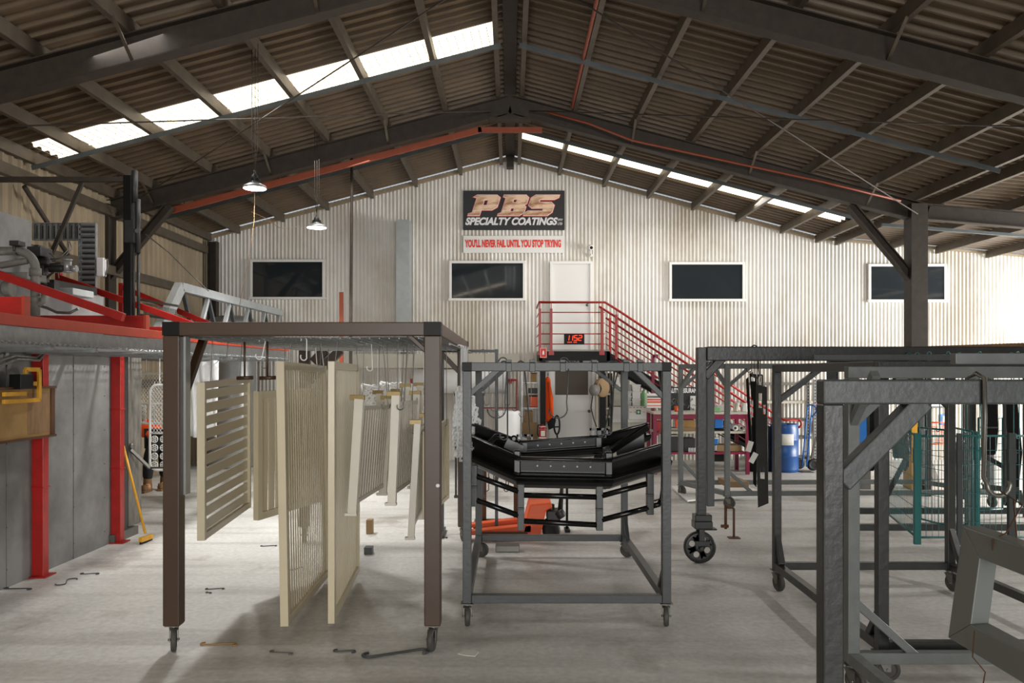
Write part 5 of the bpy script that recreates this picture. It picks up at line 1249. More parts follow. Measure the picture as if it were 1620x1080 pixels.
# striped poster on easel
ps = sign('striped_board', 'white board with red and grey stripes left of the magenta bench', 'board', 1023, 622, 1051, 645, 14.9, 'white')
for z0_, z1_, mt in ((633, 631, 'signred'), (637, 634.5, 'orange'), (629, 626, 'pipe'), (642, 641, 'signred')):
    b = MB(); b.box(PX(1024, 14.88), PX(1050, 14.88), 14.874, 14.88, PZ(z0_, 14.88), PZ(z1_, 14.88)); b.build('stripe', mt, ps)
b = MB(); b.bar((PX(1033, 14.93), 14.93, 0), (PX(1033, 14.93), 14.93, PZ(562, 14.93)), .05, .05, up=(0, 1, 0)); b.bar(P(1033, 563, 14.93), P(1041, 563, 14.93), .05, .06); b.build('sign_post', 'mag', label='tall magenta post with a short arm holding the striped board', cat='post')
# magenta work bench
bn = T('work_bench', 'magenta-legged steel work bench loaded with bins under the stair', 'work bench', P(1105, 700, 14.7))
Y = 14.4; x0, x1 = PX(1034, Y), PX(1186, Y); zt = PZ(652, Y)
b = MB(); b.box(x0, x1, Y, Y+.75, zt-.035, zt); b.build('bench_top', 'cupb', bn, bevel=.004)
b = MB(); b.bar((x0+.03, Y+.03, zt-.08), (x1-.03, Y+.03, zt-.08), .05, .08); b.build('apron', 'mag', bn)
for x in (x0+.03, x1-.03):
    for y in (Y+.03, Y+.72):
        b = MB(); b.bar((x, y, 0), (x, y, zt-.035), .06, .06, up=(0, 1, 0)); b.build('leg', 'mag', bn)
b = MB(); b.bar((x0+.06, Y+.03, zt-.4), (x0+.32, Y+.03, zt-.1), .035, .035); b.build('brace', 'mag', bn)
for z, mt in ((PZ(682, Y), 'cupb'), (PZ(715, Y), 'mag')):
    b = MB(); b.box(x0+.05, x1-.05, Y+.02, Y+.7, z-.04, z); b.build('shelf', mt, bn)
Y2 = Y+.06
carton('red_bin', 'red bin hanging at the left end of the magenta bench', 'bin', 1039, 666, 1049, 686, Y2-.04, 'red', .25)
carton('parts_drawer', 'pale parts drawer on the bench middle shelf', 'drawer', 1058, 677, 1073, 681, Y2, 'cupb', .3)
b = MB(); b.prism([P(1068, 660, Y2), P(1072, 660, Y2), P(1072, 676, Y2), P(1069, 676, Y2)], (0, .05, 0)); b.build('orange_clamp', 'orange', label='orange clamp standing on the bench middle shelf', cat='clamp')
carton('plywood_box', 'open ochre plywood box on the bench middle shelf', 'box', 1080, 664, 1100, 681, Y2, 'ply', .35)
carton('carton', 'brown carton with black print on the bench middle shelf edge', 'box', 1076, 676, 1103, 681.6, Y2-.08, 'card', .05)
carton('blue_bin', 'blue plastic bin on the bench middle shelf right of the heavy post', 'bin', 1131, 661, 1144, 677, Y2, 'bluep', .3)
b = MB(); b.box(PX(1122, Y2), PX(1164, Y2), Y2, Y2+.4, PZ(681, Y2), PZ(679, Y2)); b.bar(P(1128, 682, Y2+.1), P(1172, 704, Y2+.1), .05, .02); b.build('black_tray', 'black', label='black sloping tray beneath the blue bin', cat='tray')
for i, px in enumerate((1163.5, 1173)):
    b = MB(); c = P(px, 677, Y2-.02); b.lathe([(.024, 0), (.05, 0), (.05, .55), (.024, .55), (.024, 0)], c, (0, 1, 0), 20)
    b.build('paper_roll', 'paper', label='end-on white paper roll on the bench, %s one of two' % ('left' if i == 0 else 'right'), cat='roll')
carton('green_jerrycan', 'dark green can on the bench lower shelf', 'can', 1082, 693, 1100, 714, Y2, 'dark', .3)
for i, px in enumerate((1090, 1093, 1096, 1099)):
    b = MB(); b.tube([P(px, 708, Y2-.05), P(px, 715, Y2-.05)], .01, 6); b.build('white_bottle', 'signw', label='slim white bottle in the row on the bench lower shelf', cat='bottle', group='slim white bottles on the lower shelf')
carton('blue_carton', 'blue and white carton on the bench lower shelf', 'box', 1122, 694, 1136, 703, Y2, 'bluep', .3, lid='paper')
carton('silver_packet', 'crumpled silver packet on the bench lower shelf', 'packet', 1124, 704, 1134, 713, Y2, 'silver', .2)
carton('carton', 'long open brown carton on the bench lower shelf', 'box', 1134, 704, 1173, 714, Y2, 'card', .4)
carton('black_crate', 'black crate on the floor under the bench', 'crate', 1130, 717, 1146, 730, Y2+.1, 'black', .35)
carton('grey_toolbox', 'grey box with a pale handle under the left half of the bench', 'toolbox', 1060, 690, 1074, 714, Y2, 'dark', .3, lid='cupb')
carton('green_packet', 'pale green packet on the bench top', 'packet', 1123, 645, 1140, 651.5, Y2, 'lgreen', .25)
carton('white_packet', 'crumpled white packet behind the green one on the bench top', 'packet', 1134, 640, 1148, 650.2, Y2+.32, 'white', .15)
b = MB(); b.prism([P(1162, 651, Y2+.1), P(1168, 651, Y2+.1), P(1171, 637, Y2+.1), P(1165, 636, Y2+.1)], (0, .15, 0)); b.build('beige_bottle', 'cupb', label='leaning beige bottle on the bench top', cat='bottle', bevel=.02)
b = MB(); b.prism([P(1174, 651, Y2+.1), P(1183, 651, Y2+.1), P(1182, 637, Y2+.1), P(1176, 638, Y2+.1)], (0, .1, 0)); b.build('spray_bottle', 'clear', label='clear spray bottle at the right end of the bench top', cat='bottle', bevel=.01)
b = MB(); b.lathe([(.03, 0), (.036, .01), (.038, .1), (.0, .1)], P(1070, 651, Y2+.2), (0, 0, 1), 14); b.build('orange_pot', 'orange', label='small orange pot on the bench top by the post', cat='pot')
# QUALITY ASSURANCE board
qa = sign('quality_board', 'black board headed QUALITY ASSURANCE behind the magenta bench', 'board', 1045, 612, 1105, 650, 15.22, 'signk')
text('lettering', 'QUALITY ASSURANCE', .115, 'signw', qa, (PX(1080, 15.18), 15.194, PZ(618, 15.18)), sx=.62, offset=.004)
for i, (a, c_, d, e, mt) in enumerate(((1092, 626, 1104, 650, 'clear'), (1050, 628, 1057, 640, 'paper'))):
    b = MB(); b.box(PX(a, 15.19), PX(d, 15.19), 15.185, 15.199, PZ(e, 15.19), PZ(c_, 15.19)); b.build('sheet', mt, qa)
b = MB(); rnd = random.Random(4)
for k in range(26):
    p = P(rnd.uniform(1060, 1100), rnd.uniform(628, 648), 15.18); b.bar(p, p+V(rnd.uniform(-.06, .06), -.01, rnd.uniform(-.08, -.02)), .008, .008)
b.build('hanging_samples', 'steel', qa)
for px in (1047, 1103): b = MB(); b.bar((PX(px, 15.24), 15.24, 0), (PX(px, 15.24), 15.24, PZ(612, 15.24)), .04, .04, up=(0, 1, 0)); b.build('stand_leg', 'dark', qa)
# grey pallet-rack beams on the wall, blue drum, hand truck
pr = T('storage_rack', 'grey slotted pallet rack against the end wall behind the drum', 'storage rack', P(1245, 727, 16.45))
Y = 16.46
for px in (1190, 1278, 1286):
    b = MB(); b.bar((PX(px, Y), Y+(.0 if px != 1286 else -.1), 0), (PX(px, Y), Y+(.0 if px != 1286 else -.1), PZ(600, Y)), .05, .05, up=(0, 1, 0)); u = b.build('upright', 'galv', pr)
    for k in range(26):
        if px != 1190: q_ = MB(); dy_ = .1 if px == 1286 else 0; q_.box(PX(px, Y)-.01, PX(px, Y)+.01, Y-.027-dy_, Y-.024-dy_, .1+k*.063, .125+k*.063); q_.build('slot', 'black', u)
for py in (605, 634, 662, 690, 722):
    b = MB(); b.box(PX(1190, Y), PX(1286, Y), Y+.0, Y+.35, PZ(py, Y)-.05, PZ(py, Y)); b.build('shelf_beam', 'pipe' if py != 634 else 'cupb', pr, bevel=.004)
b = MB(); Y = 14.9; c = V(PX(1240, Y), Y, 0); H = .86; R_ = .255
b.lathe([(R_*.93, 0), (R_*.99, .02), (R_, .06), (R_, .27), (R_*1.03, .28), (R_*1.03, .30), (R_, .31), (R_, .56), (R_*1.03, .57), (R_*1.03, .59), (R_, .6), (R_*.99, .78), (R_*.93, .82), (R_*.95, .84), (R_*.95, H), (R_*.9, H), (R_*.88, H-.02), (0, H-.02)], c, (0, 0, 1), 36)
dr = T('plastic_drum', 'blue plastic drum with a white label by the stair foot', 'drum', c); b.build('body', 'blue', dr)
b = MB(); vs = []
for k in range(9):
    a = -PI/2-.05+(k-4)*.1; 
    for z in (.49, .69): vs.append(c+V(math.cos(a)*R_*1.045, math.sin(a)*R_*1.045, z))
b.add(vs, [(2*i, 2*i+2, 2*i+3, 2*i+1) for i in range(8)], True); o = b.build('paper_label', 'paper', dr); s = o.modifiers.new('s', 'SOLIDIFY'); s.thickness = .002
b = MB(); b.cyl(c+V(.1, .05, H-.02), c+V(.1, .05, H+.005), .03, 12); b.cyl(c+V(-.12, -.02, H-.02), c+V(-.12, -.02, H+.005), .03, 12); b.build('bung', 'black', dr)
b = MB(); c2 = V(PX(1200, 14.95), 14.95, 0); b.lathe([(.2, 0), (.21, .02), (.21, .8), (.19, .82), (0, .82)], c2, (0, 0, 1), 28); b.build('plastic_drum', 'navy', label='darker drum half hidden left of the blue one', cat='drum')
ht = T('hand_truck', 'blue two-wheeled hand truck leaning by the storage rack', 'hand truck', P(1280, 740, 14.9))
Y = 14.9
b = MB()
for px0, px1 in ((1269, 1277), (1276, 1284)):
    b.tube([P(px0, 738, Y), P(px1, 650, Y+.25), P(px1+.5, 641, Y+.28)], .014, 8)
b.tube([P(1277.5, 641, Y+.28)]+[P(1281, 640, Y+.28), P(1287, 641, Y+.2), P(1292, 646, Y+.1), P(1291, 652, Y+.1), P(1284, 660, Y+.25)], .014, 8)
for py in (666, 691, 714): k = (738-py)/88; b.bar(P(1269+8*k, py, Y+.25*k), P(1276+8*k, py, Y+.25*k), .03, .015)
b.build('frame', 'bluep', ht)
b = MB(); b.box(PX(1262, Y), PX(1280, Y), Y-.25, Y, .0, .012); b.build('toe_plate', 'steel', ht)
for i, (px, dy) in enumerate(((1289, 0), (1275, .25))):
    b = MB(); cw = V(PX(px, Y), Y+.1+dy, .105); b.lathe([(.05, -.03), (.055, -.035), (.09, -.035), (.105, -.02), (.105, .02), (.09, .035), (.05, .035)], cw, (0, 1, 0), 28)
    w__ = b.build('wheel', 'rubber', ht); b = MB(); b.lathe([(0, -.028), (.052, -.028), (.052, .028), (0, .028)], cw, (0, 1, 0), 20); b.build('hub', 'steel', w__)
b = MB(); b.bar(P(1283, 725, Y+.15), P(1291, 690, Y+.1), .03, .03); b.bar(P(1286, 725, Y+.15), P(1295, 728, Y+.1), .04, .03); b.build('strut', 'steel', ht)
# cardboard/foam sheet lying on floor under the light grey rack
b = MB(); b.prism([V(PX(1062, 12.6), 12.6, .03), V(PX(1190, 12.6), 12.8, .03), V(PX(1192, 11.6), 11.5, .05), V(PX(1120, 11.4), 11.4, .03), V(PX(1085, 11.3), 11.2, .03)], (0, 0, .02))
b.box(2.6, 3.7, 11.6, 12.5, 0, .03); b.build('foam_sheet', 'white', label='white foam sheet lying on the floor under the light grey rack', cat='sheet')
carton('flat_carton', 'flattened brown carton beside the white sheet on the floor', 'box', 1150, 762, 1185, 771, 11.4, 'card', .5)
# ================================================================ PALLET TRUCK AND FLOOR ITEMS
pj = T('pallet_truck', 'orange pallet truck parked behind the middle rack', 'pallet truck', (.2, 8.9, 0))
Yp = 8.75
for y, in ((Yp,), (Yp+.42,)):
    b = MB(); b.prism([(PX(745, 8.9), y, .06), (PX(735, 8.9), y, .075), (PX(745, 8.9), y, .10), (PX(840, 8.9), y, .17), (PX(840, 8.9), y, .09)], (0, .15, 0)); b.build('fork', 'orange', pj, bevel=.006)
b = MB(); q = [(838, 798), (872, 795), (874, 803), (864, 808), (858, 835), (852, 856), (822, 856), (826, 845)]
b.prism([P(px, py, Yp) for px, py in q], (0, .55, 0)); b.build('body', 'orange', pj, bevel=.015)
b = MB(); b.box(PX(760, 8.7), PX(835, 8.7), Yp-.02, Yp+.1, .07, .1); b.build('push_rod', 'rust', pj)
cw = V(PX(873, Yp), Yp+.2, .095)
for dy in (-.1, .14):
    b = MB(); b.lathe([(.03, -.03), (.05, -.035), (.08, -.035), (.095, -.025), (.095, .025), (.08, .035), (.05, .035), (.03, .03)], cw+V(0, dy, 0), (.25, 1, 0), 26); b.build('steering_wheel', 'rubber', pj)
b = MB(); b.box(PX(866, Yp), PX(888, Yp), Yp+.1, Yp+.35, .20, .30); b.cyl((PX(874, Yp), Yp+.22, .12), (PX(874, Yp), Yp+.22, .36), .035); b.cyl(P(884, 808, Yp+.1), P(890, 818, Yp+.1), .05); b.build('hydraulic_pump', 'dark', pj, bevel=.01)
top = P(882, 693, Yp+.05)
b = MB(); b.tube([P(886, 812, Yp+.2), P(889, 770, Yp+.2), P(882, 700, Yp+.1), top], [.03, .02, .014, .013], 8)
b.build('tiller_arm', 'dark', pj)
b = MB(); cc_ = P(881, 672, Yp+.05); b.tube([top]+[cc_+V(math.cos(a)*.03, 0, math.sin(a)*.10) for a in [(-PI/2)+2*PI*k/16 for k in range(17)]], .01, 8); b.bar(cc_+V(-.03, 0, -.02), cc_+V(.03, 0, -.02), .015, .015); b.build('tiller_handle', 'black', pj)
b = MB(); Y = 9.3; cc_ = P(900, 716, Y)
b.tube([V(PX(897, Y), Y, .0), V(PX(897, Y), Y, .6), P(898, 735, Y), P(900, 722, Y)], .014, 8); b.tube([cc_+V(math.cos(a)*.045, 0, math.sin(a)*.11) for a in [(-PI/2)+2*PI*k/16 for k in range(17)]], .012, 8); b.box(PX(893, Y), PX(901, Y), Y-.1, Y+.1, 0, .03)
b.build('tiller_stand', 'black', label='second black looped handle standing behind the bumpers', cat='handle')
b = MB(); b.box(PX(784, 8.25), PX(822, 8.25), 8.2, 8.33, 0, .065); b.build('timber_block', 'steel', label='grey timber block on the floor behind the rack bottom rail', cat='timber', bevel=.006)
# hook stand with rods
hs = T('hook_stand', 'low stand strung with brass and steel hooks behind the middle rack', 'stand', (PX(785, 9.6), 9.6, 0))
Y = 9.6
for px in (766, 816): b = MB(); b.bar((PX(px, Y), Y, 0), (PX(px, Y), Y, PZ(690, Y)), .05, .05, up=(0, 1, 0)); b.build('post', 'rust', hs)
for py, mt in ((700, 'rack'), (826, 'rust')): b = MB(); b.bar(P(755, py, Y), P(818, py, Y), .05, .07); b.build('rail', mt, hs)
b = MB(); b.box(PX(750, Y), PX(820, Y), Y-.2, Y+.2, .0, .05); b.build('base_plate', 'dark', hs)
rnd = random.Random(3)
for k in range(14):
    x = PX(762+k*3.9, Y); s_hook((x, Y-.0, PZ(697, Y)+.035), .3+rnd.random()*.35, .006, .025, rnd.choice(('gold', 'steel', 'dark', 'rust')), 'small hook in the tangle on the low stand', 'hooks on the low stand behind the middle rack', yaw=rnd.uniform(-.4, .4))
# broom
br = T('broom', 'yellow squeegee broom leaning on the booth wall', 'broom', (PX(230, 8.7), 8.7, 0))
hd = P(230, 851, 8.6)
b = MB(); b.tube([P(195, 705, 8.8)+V(.0, 0, 0), hd+V(0, 0, .05)], .014, 8); b.build('handle', 'yellow', br)
b = MB(); b.bar(P(222, 854, 8.55), P(240, 848, 8.8), .04, .05); b.build('head', 'yellow', br, bevel=.006)
b = MB(); b.bar(P(222, 854, 8.55)-V(0, 0, .03), P(240, 848, 8.8)-V(0, 0, .03), .02, .03); b.build('rubber_blade', 'black', br)
# hooks and scraps on the floor
def floor_hook(px, py, L, ang, r=.004, mat='rack', label='', R=.03, curl=PI*1.1):
    Y = F*EYE/(py-CY); c = V(PX(px, Y), Y, r+.002); u = V(math.cos(ang), math.sin(ang), 0); v_ = V(-u.y, u.x, 0)
    a = c-u*L/2; d = c+u*L/2
    pts = arc(a+v_*R, R, -PI/2-curl, -PI/2, 7, u, v_)+[c]+arc(d-v_*R, R, PI/2, PI/2-curl, 7, u, v_)
    b = MB(); b.tube(pts, r, 6); b.build('floor_hook', mat, label=label, cat='hook')
floor_hook(626, 1035, .33, .45, .008, 'rack', 'large dark S-hook on the floor in front of the brown rack', .04)
floor_hook(346, 1020, .2, .1, .005, 'ply', 'brass-coloured S-hook on the floor by the left front wheel', .02)
floor_hook(445, 1033, .13, -.1, .004, 'steel', 'thin grey hook on the floor below the tall slat panel', .015)
floor_hook(545, 1031, .1, .2, .005, 'rack', 'small dark hook on the floor between the brown legs', .02)
floor_hook(340, 932, .12, .3, .004, 'rack', 'small hook on the floor left of the tall slat panel', .015)
floor_hook(105, 921, .12, 2.0, .005, 'rack', 'bent hook on the floor near the near red post', .04)
floor_hook(28, 932, .2, .05, .005, 'rack', 'straight hook on the floor at the left edge', .02)
floor_hook(142, 908, .12, .3, .004, 'dark', 'black hook on the floor beside the near red post foot', .02)
floor_hook(425, 864, .13, .3, .005, 'rack', 'dark hook on the floor behind the first slat panel', .015)
floor_hook(330, 938, .02, .3, .004, 'rack', 'tiny wire curl on the floor near the brown left leg', .012)
floor_hook(470, 900, .1, 1.2, .004, 'rack', 'short wire hook on the floor inside the brown rack', .015)
floor_hook(690, 852, .2, .5, .006, 'rack', 'dark rod hook on the floor right of the cream panels', .02)
b = MB(); Y = F*EYE/(1034-CY); b.prism([V(PX(px, Y), Y+dy, 0) for px, dy in ((724, 0), (735, -.03), (752, -.05), (757, .03), (748, .08), (732, .06))], (0, 0, .003)); b.build('paper_scrap', 'paper', label='torn pale paper scrap on the floor right of the front wheel', cat='paper')
for i, (px, py, w_, h, mt, lb) in enumerate(((582, 872, .08, .07, 'rack', 'small dark metal cube on the floor behind the panels'), (584, 840, .07, .16, 'card', 'tan block on the floor below the tilted panels'))):
    Y = F*EYE/(py+5-CY); b = MB(); x = PX(px, Y); b.box(x-w_/2, x+w_/2, Y, Y+.1, 0, h); b.build('metal_block' if i == 0 else 'timber_offcut', mt, label=lb, cat='block', bevel=.006)
# stand by big wheel
b = MB(); Y = 8.9; x = PX(1161, Y); b.bar((x, Y, 0), (x, Y, .32), .02, .02, up=(0, 1, 0)); b.box(x-.06, x+.06, Y-.05, Y+.05, 0, .01); b.bar((x, Y, .32), (x-.1, Y, .36), .03, .02)
x = PX(1148, Y); b.tube([(x, Y, .36), (x, Y, .1)], .016, 8); b.bar((x-.05, Y, .13), (x+.03, Y, .13), .03, .03); b.build('jack_stand', 'rust', label='small rusty jack stand behind the large spoked wheel', cat='jack stand')

# ================================================================ HANGING BLACK PLATES ON THE GANTRY
def plate(name, label, pts, Y, d, mat='gloss', holes=(), top=None, yaw=0, group=None):
    """flat plate outline in photo pixels at distance Y, with rectangular cut-outs, thickness d; turned about its centre"""
    c = sum([P(px, py, Y) for px, py in pts], V(0, 0, 0))/len(pts)
    cu = bpy.data.curves.new(name, 'CURVE'); cu.dimensions = '2D'; cu.fill_mode = 'BOTH'; cu.extrude = d/2
    for lp in [pts]+list(holes):
        s = cu.splines.new('POLY'); s.points.add(len(lp)-1); s.use_cyclic_u = True
        for i, (px, py) in enumerate(lp):
            q = P(px, py, Y)-c; s.points[i].co = (q.x/math.cos(yaw), q.z, 0, 1)
    t = bpy.data.objects.new(name+'_tmp', cu); C.objects.link(t)
    me = bpy.data.meshes.new_from_object(t.evaluated_get(bpy.context.evaluated_depsgraph_get())); bpy.data.objects.remove(t)
    me.transform(Matrix.Rotation(yaw, 4, 'Z') @ Matrix.Rotation(PI/2, 4, 'X')); me.materials.clear(); me.materials.append(m[mat]); me.name = name
    o = bpy.data.objects.new(name, me); C.objects.link(o); o.location = c; ORG[o.name] = c
    return tag(o, label, 'steel plate', group)
rc = lambda a, b_, c_, d: [(a, b_), (c_, b_), (c_, d), (a, d)]
plate('cut_plate', 'long black cut-out plate hanging lowest from the big-wheeled rack', [(1197, 607), (1212, 612), (1214, 795), (1200, 803), (1197, 700)], 7.75, .01, 'rackd', [rc(1201, 622, 1205, 645), rc(1207, 640, 1210, 655), rc(1203, 738, 1209, 757)], yaw=-.5)
plate('cut_plate', 'black plate with square holes hanging just behind the long one', [(1187, 590), (1196, 592), (1197, 630), (1196, 770), (1192, 765), (1190, 640)], 7.85, .01, 'gloss', [rc(1189, 596, 1194, 603), rc(1190, 632, 1192, 660)], yaw=-.6)
plate('cut_plate', 'narrow black strip plate at the left of the hanging bunch', [(1181, 600), (1184, 596), (1189, 700), (1185, 700)], 7.9, .01, 'gloss', yaw=-.6)
b = MB(); Y = 7.72
for x0_, y0_, x1_, y1_ in ((1199, 593, 1206, 593), (1206, 593, 1206, 612), (1199, 593, 1199, 608)): b.bar(P(x0_, y0_, Y), P(x1_, y1_, Y), .012, .012, up=(0, 1, 0))
b.build('plate_loop', 'gloss', label='small black loop frame on top of the long hanging plate', cat='bracket')
for i, (px, py, a) in enumerate(((1186, 706, .3), (1192, 724, .5))):
    b = MB(); p = P(px, py, 7.6); u = V(math.cos(a), 0, -math.sin(a)); w_ = V(math.sin(a), 0, math.cos(a))
    b.prism([p-u*.025-w_*.05, p+u*.025-w_*.05, p+u*.025+w_*.05, p-u*.025+w_*.05], (0, .003, 0)); b.build('job_tag', 'paper', label='%s white paper job tag tied to the hanging black plates' % ('upper' if i == 0 else 'lower'), cat='tag')
s_hook((PX(1196, 7.7), 7.75, 2.05), .3, .007, .03, 'rack', 'thick rod hook over the heavy beam above the black plates', lean=(.0, -.05))
for k in range(4): s_hook((PX(1185+k*6, 7.75), 7.75, 1.92), .12+.03*k, .004, .02, 'rust', 'thin wire loop linking the black plates to the heavy beam', 'wire loops over the black plates', yaw=.4*k)

# ================================================================ GREEN CAGES
def cage_panel(label, a, c_, z0, z1, posts=(), Yn=None):
    a3, c3 = V(a[0], a[1], 0), V(c_[0], c_[1], 0); d = c3-a3; L = d.length; t = T('mesh_cage_panel', label, 'wire mesh panel', ((a3+c3)/2)+V(0, 0, z0))
    b = MB(); h = z1-z0; Z = V(0, 0, 1)
    for q in (a3, c3): b.tube([q+Z*z0, q+Z*z1], .010, 8)
    for z in (z0, z1): b.tube([a3+Z*z, c3+Z*z], .010, 8)
    b.build('frame', 'green', t)
    b = MB(); n = max(3, int(L/.05))
    for i in range(1, n): q = a3+d*i/n; b.tube([q+Z*z0, q+Z*z1], .0028, 4, cap=False)
    nz = 7
    for j in range(1, nz): b.tube([a3+Z*(z0+h*j/nz), c3+Z*(z0+h*j/nz)], .0032, 4, cap=False)
    b.build('wire_infill', 'green', t)
    for k, s in ((.25, 0), (.75, 0)):
        q = a3+d*k; s_hook((q.x, q.y, 1.98), 1.98-z1+.02, .005, .025, 'green', 'teal wire hook from the racks to a green mesh panel', 'hooks holding the green mesh panels', yaw=.5)
    return t
cage_panel('green mesh panel running back from the tall dark post', (PX(1402, 8.6), 8.55), (PX(1446, 7.4), 7.35), .32, 1.235)
cage_panel('green mesh panel facing the camera in the middle of the cage', (PX(1455, 7.3), 7.3), (PX(1515, 7.3), 7.3), .33, 1.23)
cage_panel('green mesh panel facing the camera at the right end of the cage', (PX(1520, 7.32), 7.32), (PX(1640, 7.32), 7.32), .33, 1.23)
cage_panel('short green mesh panel behind the middle one', (PX(1453, 8.6), 8.6), (PX(1495, 8.2), 8.2), .27, 1.22)
cage_panel('green mesh panel slanting from the back corner to the right', (PX(1498, 8.3), 8.3), (PX(1548, 7.5), 7.6), .27, 1.25)
cage_panel('green mesh panel deep in the cage at the right edge', (PX(1548, 8.9), 8.9), (PX(1586, 9.0), 9.0), .3, 1.3)
for px, Y, w_, mt in ((1451, 7.25, .055, 'green'), (1546, 7.45, .04, 'green'), (1600, 7.25, .06, 'rack'), (1518, 7.22, .045, 'rack')):
    b = MB(); b.bar((PX(px, Y), Y, .28), (PX(px, Y), Y, 1.26), w_*.6, w_, up=(1, 0, 0)); b.box(PX(px, Y)-w_*.6, PX(px, Y)+w_*.6, Y-.02, Y+.02, 1.0, 1.12)
    b.build('cage_hinge_post', mt, label='flat %s hinge bar of the green cage at %s' % ('teal' if mt == 'green' else 'grey', {1451: 'its middle corner', 1546: 'its slanting panel', 1600: 'the right edge', 1518: 'the dark rack post'}[px]), cat='hinge bar')
    s_hook((PX(px, Y), Y, 1.97), .74, .005, .02, 'green', 'teal wire hook holding a hinge bar of the green cage', 'hooks of the cage hinge bars')
# brackets and black covers hanging behind the cage
def black_part(label, px0, py0, px1, py1, Y, kx=0, mat='gloss'):
    t = T('steel_cover', label, 'steel cover', P((px0+px1)/2, py1, Y))
    b = MB(); q = [(px0, py0), (px1, py0), (px1+kx, (py0+py1)/2), (px1, py1-8), (px1-4, py1), (px0+2, py1), (px0+kx, (py0+py1)/2)]
    b.prism([P(x, y, Y) for x, y in q], (.02, .06, 0)); b.build('body', mat, t, bevel=.008)
    b = MB(); b.bar(P(px0+2, py0+6, Y-.02), P(px0+3, py1-6, Y-.02), .02, .03, up=(0, 1, 0)); b.bar(P(px0, (py0+py1)/2, Y-.015), P(px1, (py0+py1)/2, Y-.015), .03, .015); b.build('flange', 'rack', t)
    s_hook((PX((px0+px1)/2, Y), Y+.03, 1.96), 1.96-PZ(py0, Y)+.01, .006, .03, 'rack', 'rod hook carrying a dark steel cover', 'hooks of the dark steel covers')
black_part('tall black steel cover hanging left of the dark upright', 1371, 640, 1386, 745, 8.6, 4)
black_part('dark cover with a flared foot beside the green cage', 1412, 655, 1440, 725, 8.9, -3, 'rack')
black_part('tall black cover in the middle of the cage', 1428, 645, 1438, 745, 9.2, 3)
black_part('wide black cover hanging above the slanting cage panel', 1552, 632, 1578, 720, 8.2, 2)
black_part('long black cover hanging at the right edge', 1587, 632, 1610, 800, 8.4, 8)
black_part('grey rectangular cover hanging low behind the cage', 1512, 700, 1532, 790, 9.4, 0, 'rack')
for i, (a, c_, Y) in enumerate((((1436, 720), (1400, 790), 8.3), ((1520, 700), (1600, 745), 8.7), ((1555, 770), (1612, 775), 7.6))):
    b = MB(); b.bar(P(*a, Y), P(*c_, Y), .02, .05); b.bar(P(*c_, Y), P(c_[0]+4, c_[1]+24, Y), .03, .04, up=(0, 1, 0)); b.build('bent_bracket', 'rack', label='bent dark bracket hung in the cage, %s' % ('left part', 'upper right part', 'lower right part')[i], cat='bracket', bevel=.004)
    s_hook(P(a[0]+2, a[1]-2, Y)+V(0, 0, .5), .5, .005, .02, 'rack', 'thin rod hook carrying a bent bracket', 'hooks of the bent brackets')
# orange wire trolley and things by the far right wall
ot = T('wire_trolley', 'orange wire trolley near the white wall beyond the cage', 'trolley', P(1485, 700, 13.8))
Y = 13.8; b = MB()
for py in (668, 702): b.tube([P(1466, py, Y), P(1500, py, Y)], .014, 6)
for px in (1466, 1500): b.tube([P(px, 668, Y), P(px+4, 702, Y), (PX(px+5, Y), Y, .06)], .014, 6)
for k in range(1, 9): b.tube([P(1466+k*4, 668, Y), P(1467+k*4, 702, Y)], .005, 4)
for k in range(1, 5): b.tube([P(1466, 668+k*7, Y), P(1500, 668+k*7, Y)], .005, 4)
b.build('basket_frame', 'orange', ot)
for px in (1471, 1505): b = MB(); b.lathe([(0, -.015), (.06, -.015), (.06, .015), (0, .015)], (PX(px, Y), Y, .06), (1, 0, 0), 14); b.build('wheel', 'rubber', ot)
b = MB(); b.bar(P(1462, 712, 13.2), (PX(1484, 12.9), 12.9, .01), .12, .02); b.build('ramp_plate', 'board', label='grey sloping plate by the orange trolley', cat='plate')
for i, (a, b_, c_, d) in enumerate(((1467, 632, 1496, 645), (1487, 655, 1499, 672))):
    sign('wall_notice', ('dark framed notice low on the end wall right of the column', 'blue and white notice beneath the framed one')[i], 'notice', a, b_, c_, d, YS, ('rack', 'bluep')[i])
    q = [x for x in C.objects if x.name.startswith('wall_notice') and x.type == 'EMPTY'][-1]
    b = MB(); b.box(PX(a+3, YS), PX(c_-3, YS), YS-.03, YS-.02, PZ(d-3, YS), PZ(b_+3, YS)); b.build('sheet', 'paper', q)
carton('blue_tub', 'blue tub showing behind the near post and brace', 'tub', 1357, 655, 1372, 700, 12.6, 'bluep', .35)
b = MB(); bx0 = PX(1357, 12.6); b.box(bx0, bx0+.2, 12.6, 12.9, 0, PZ(700, 12.6)-.0); b.build('steel_stand', 'steel', label='steel stand carrying the blue tub', cat='stand')
# timber beam on rack behind column at right
b = MB(); b.bar(P(1462, 553, 12.0), P(1640, 548, 10.0), .06, .1); b.build('timber_beam', 'wood', label='brown timber beam seen over the heavy beam at the right edge', cat='beam', kind='thing')
for i, (px, Y) in enumerate(((1468, 11.9), (1625, 10.2))): 
    p = P(px, 552, Y); b = MB(); b.bar((p.x, p.y, 0), (p.x, p.y, p.z-.05), .07, .07, up=(0, 1, 0)); b.build('timber_post', 'rackd', label='dark post under the %s end of the timber beam' % ('left', 'right')[i], cat='post')

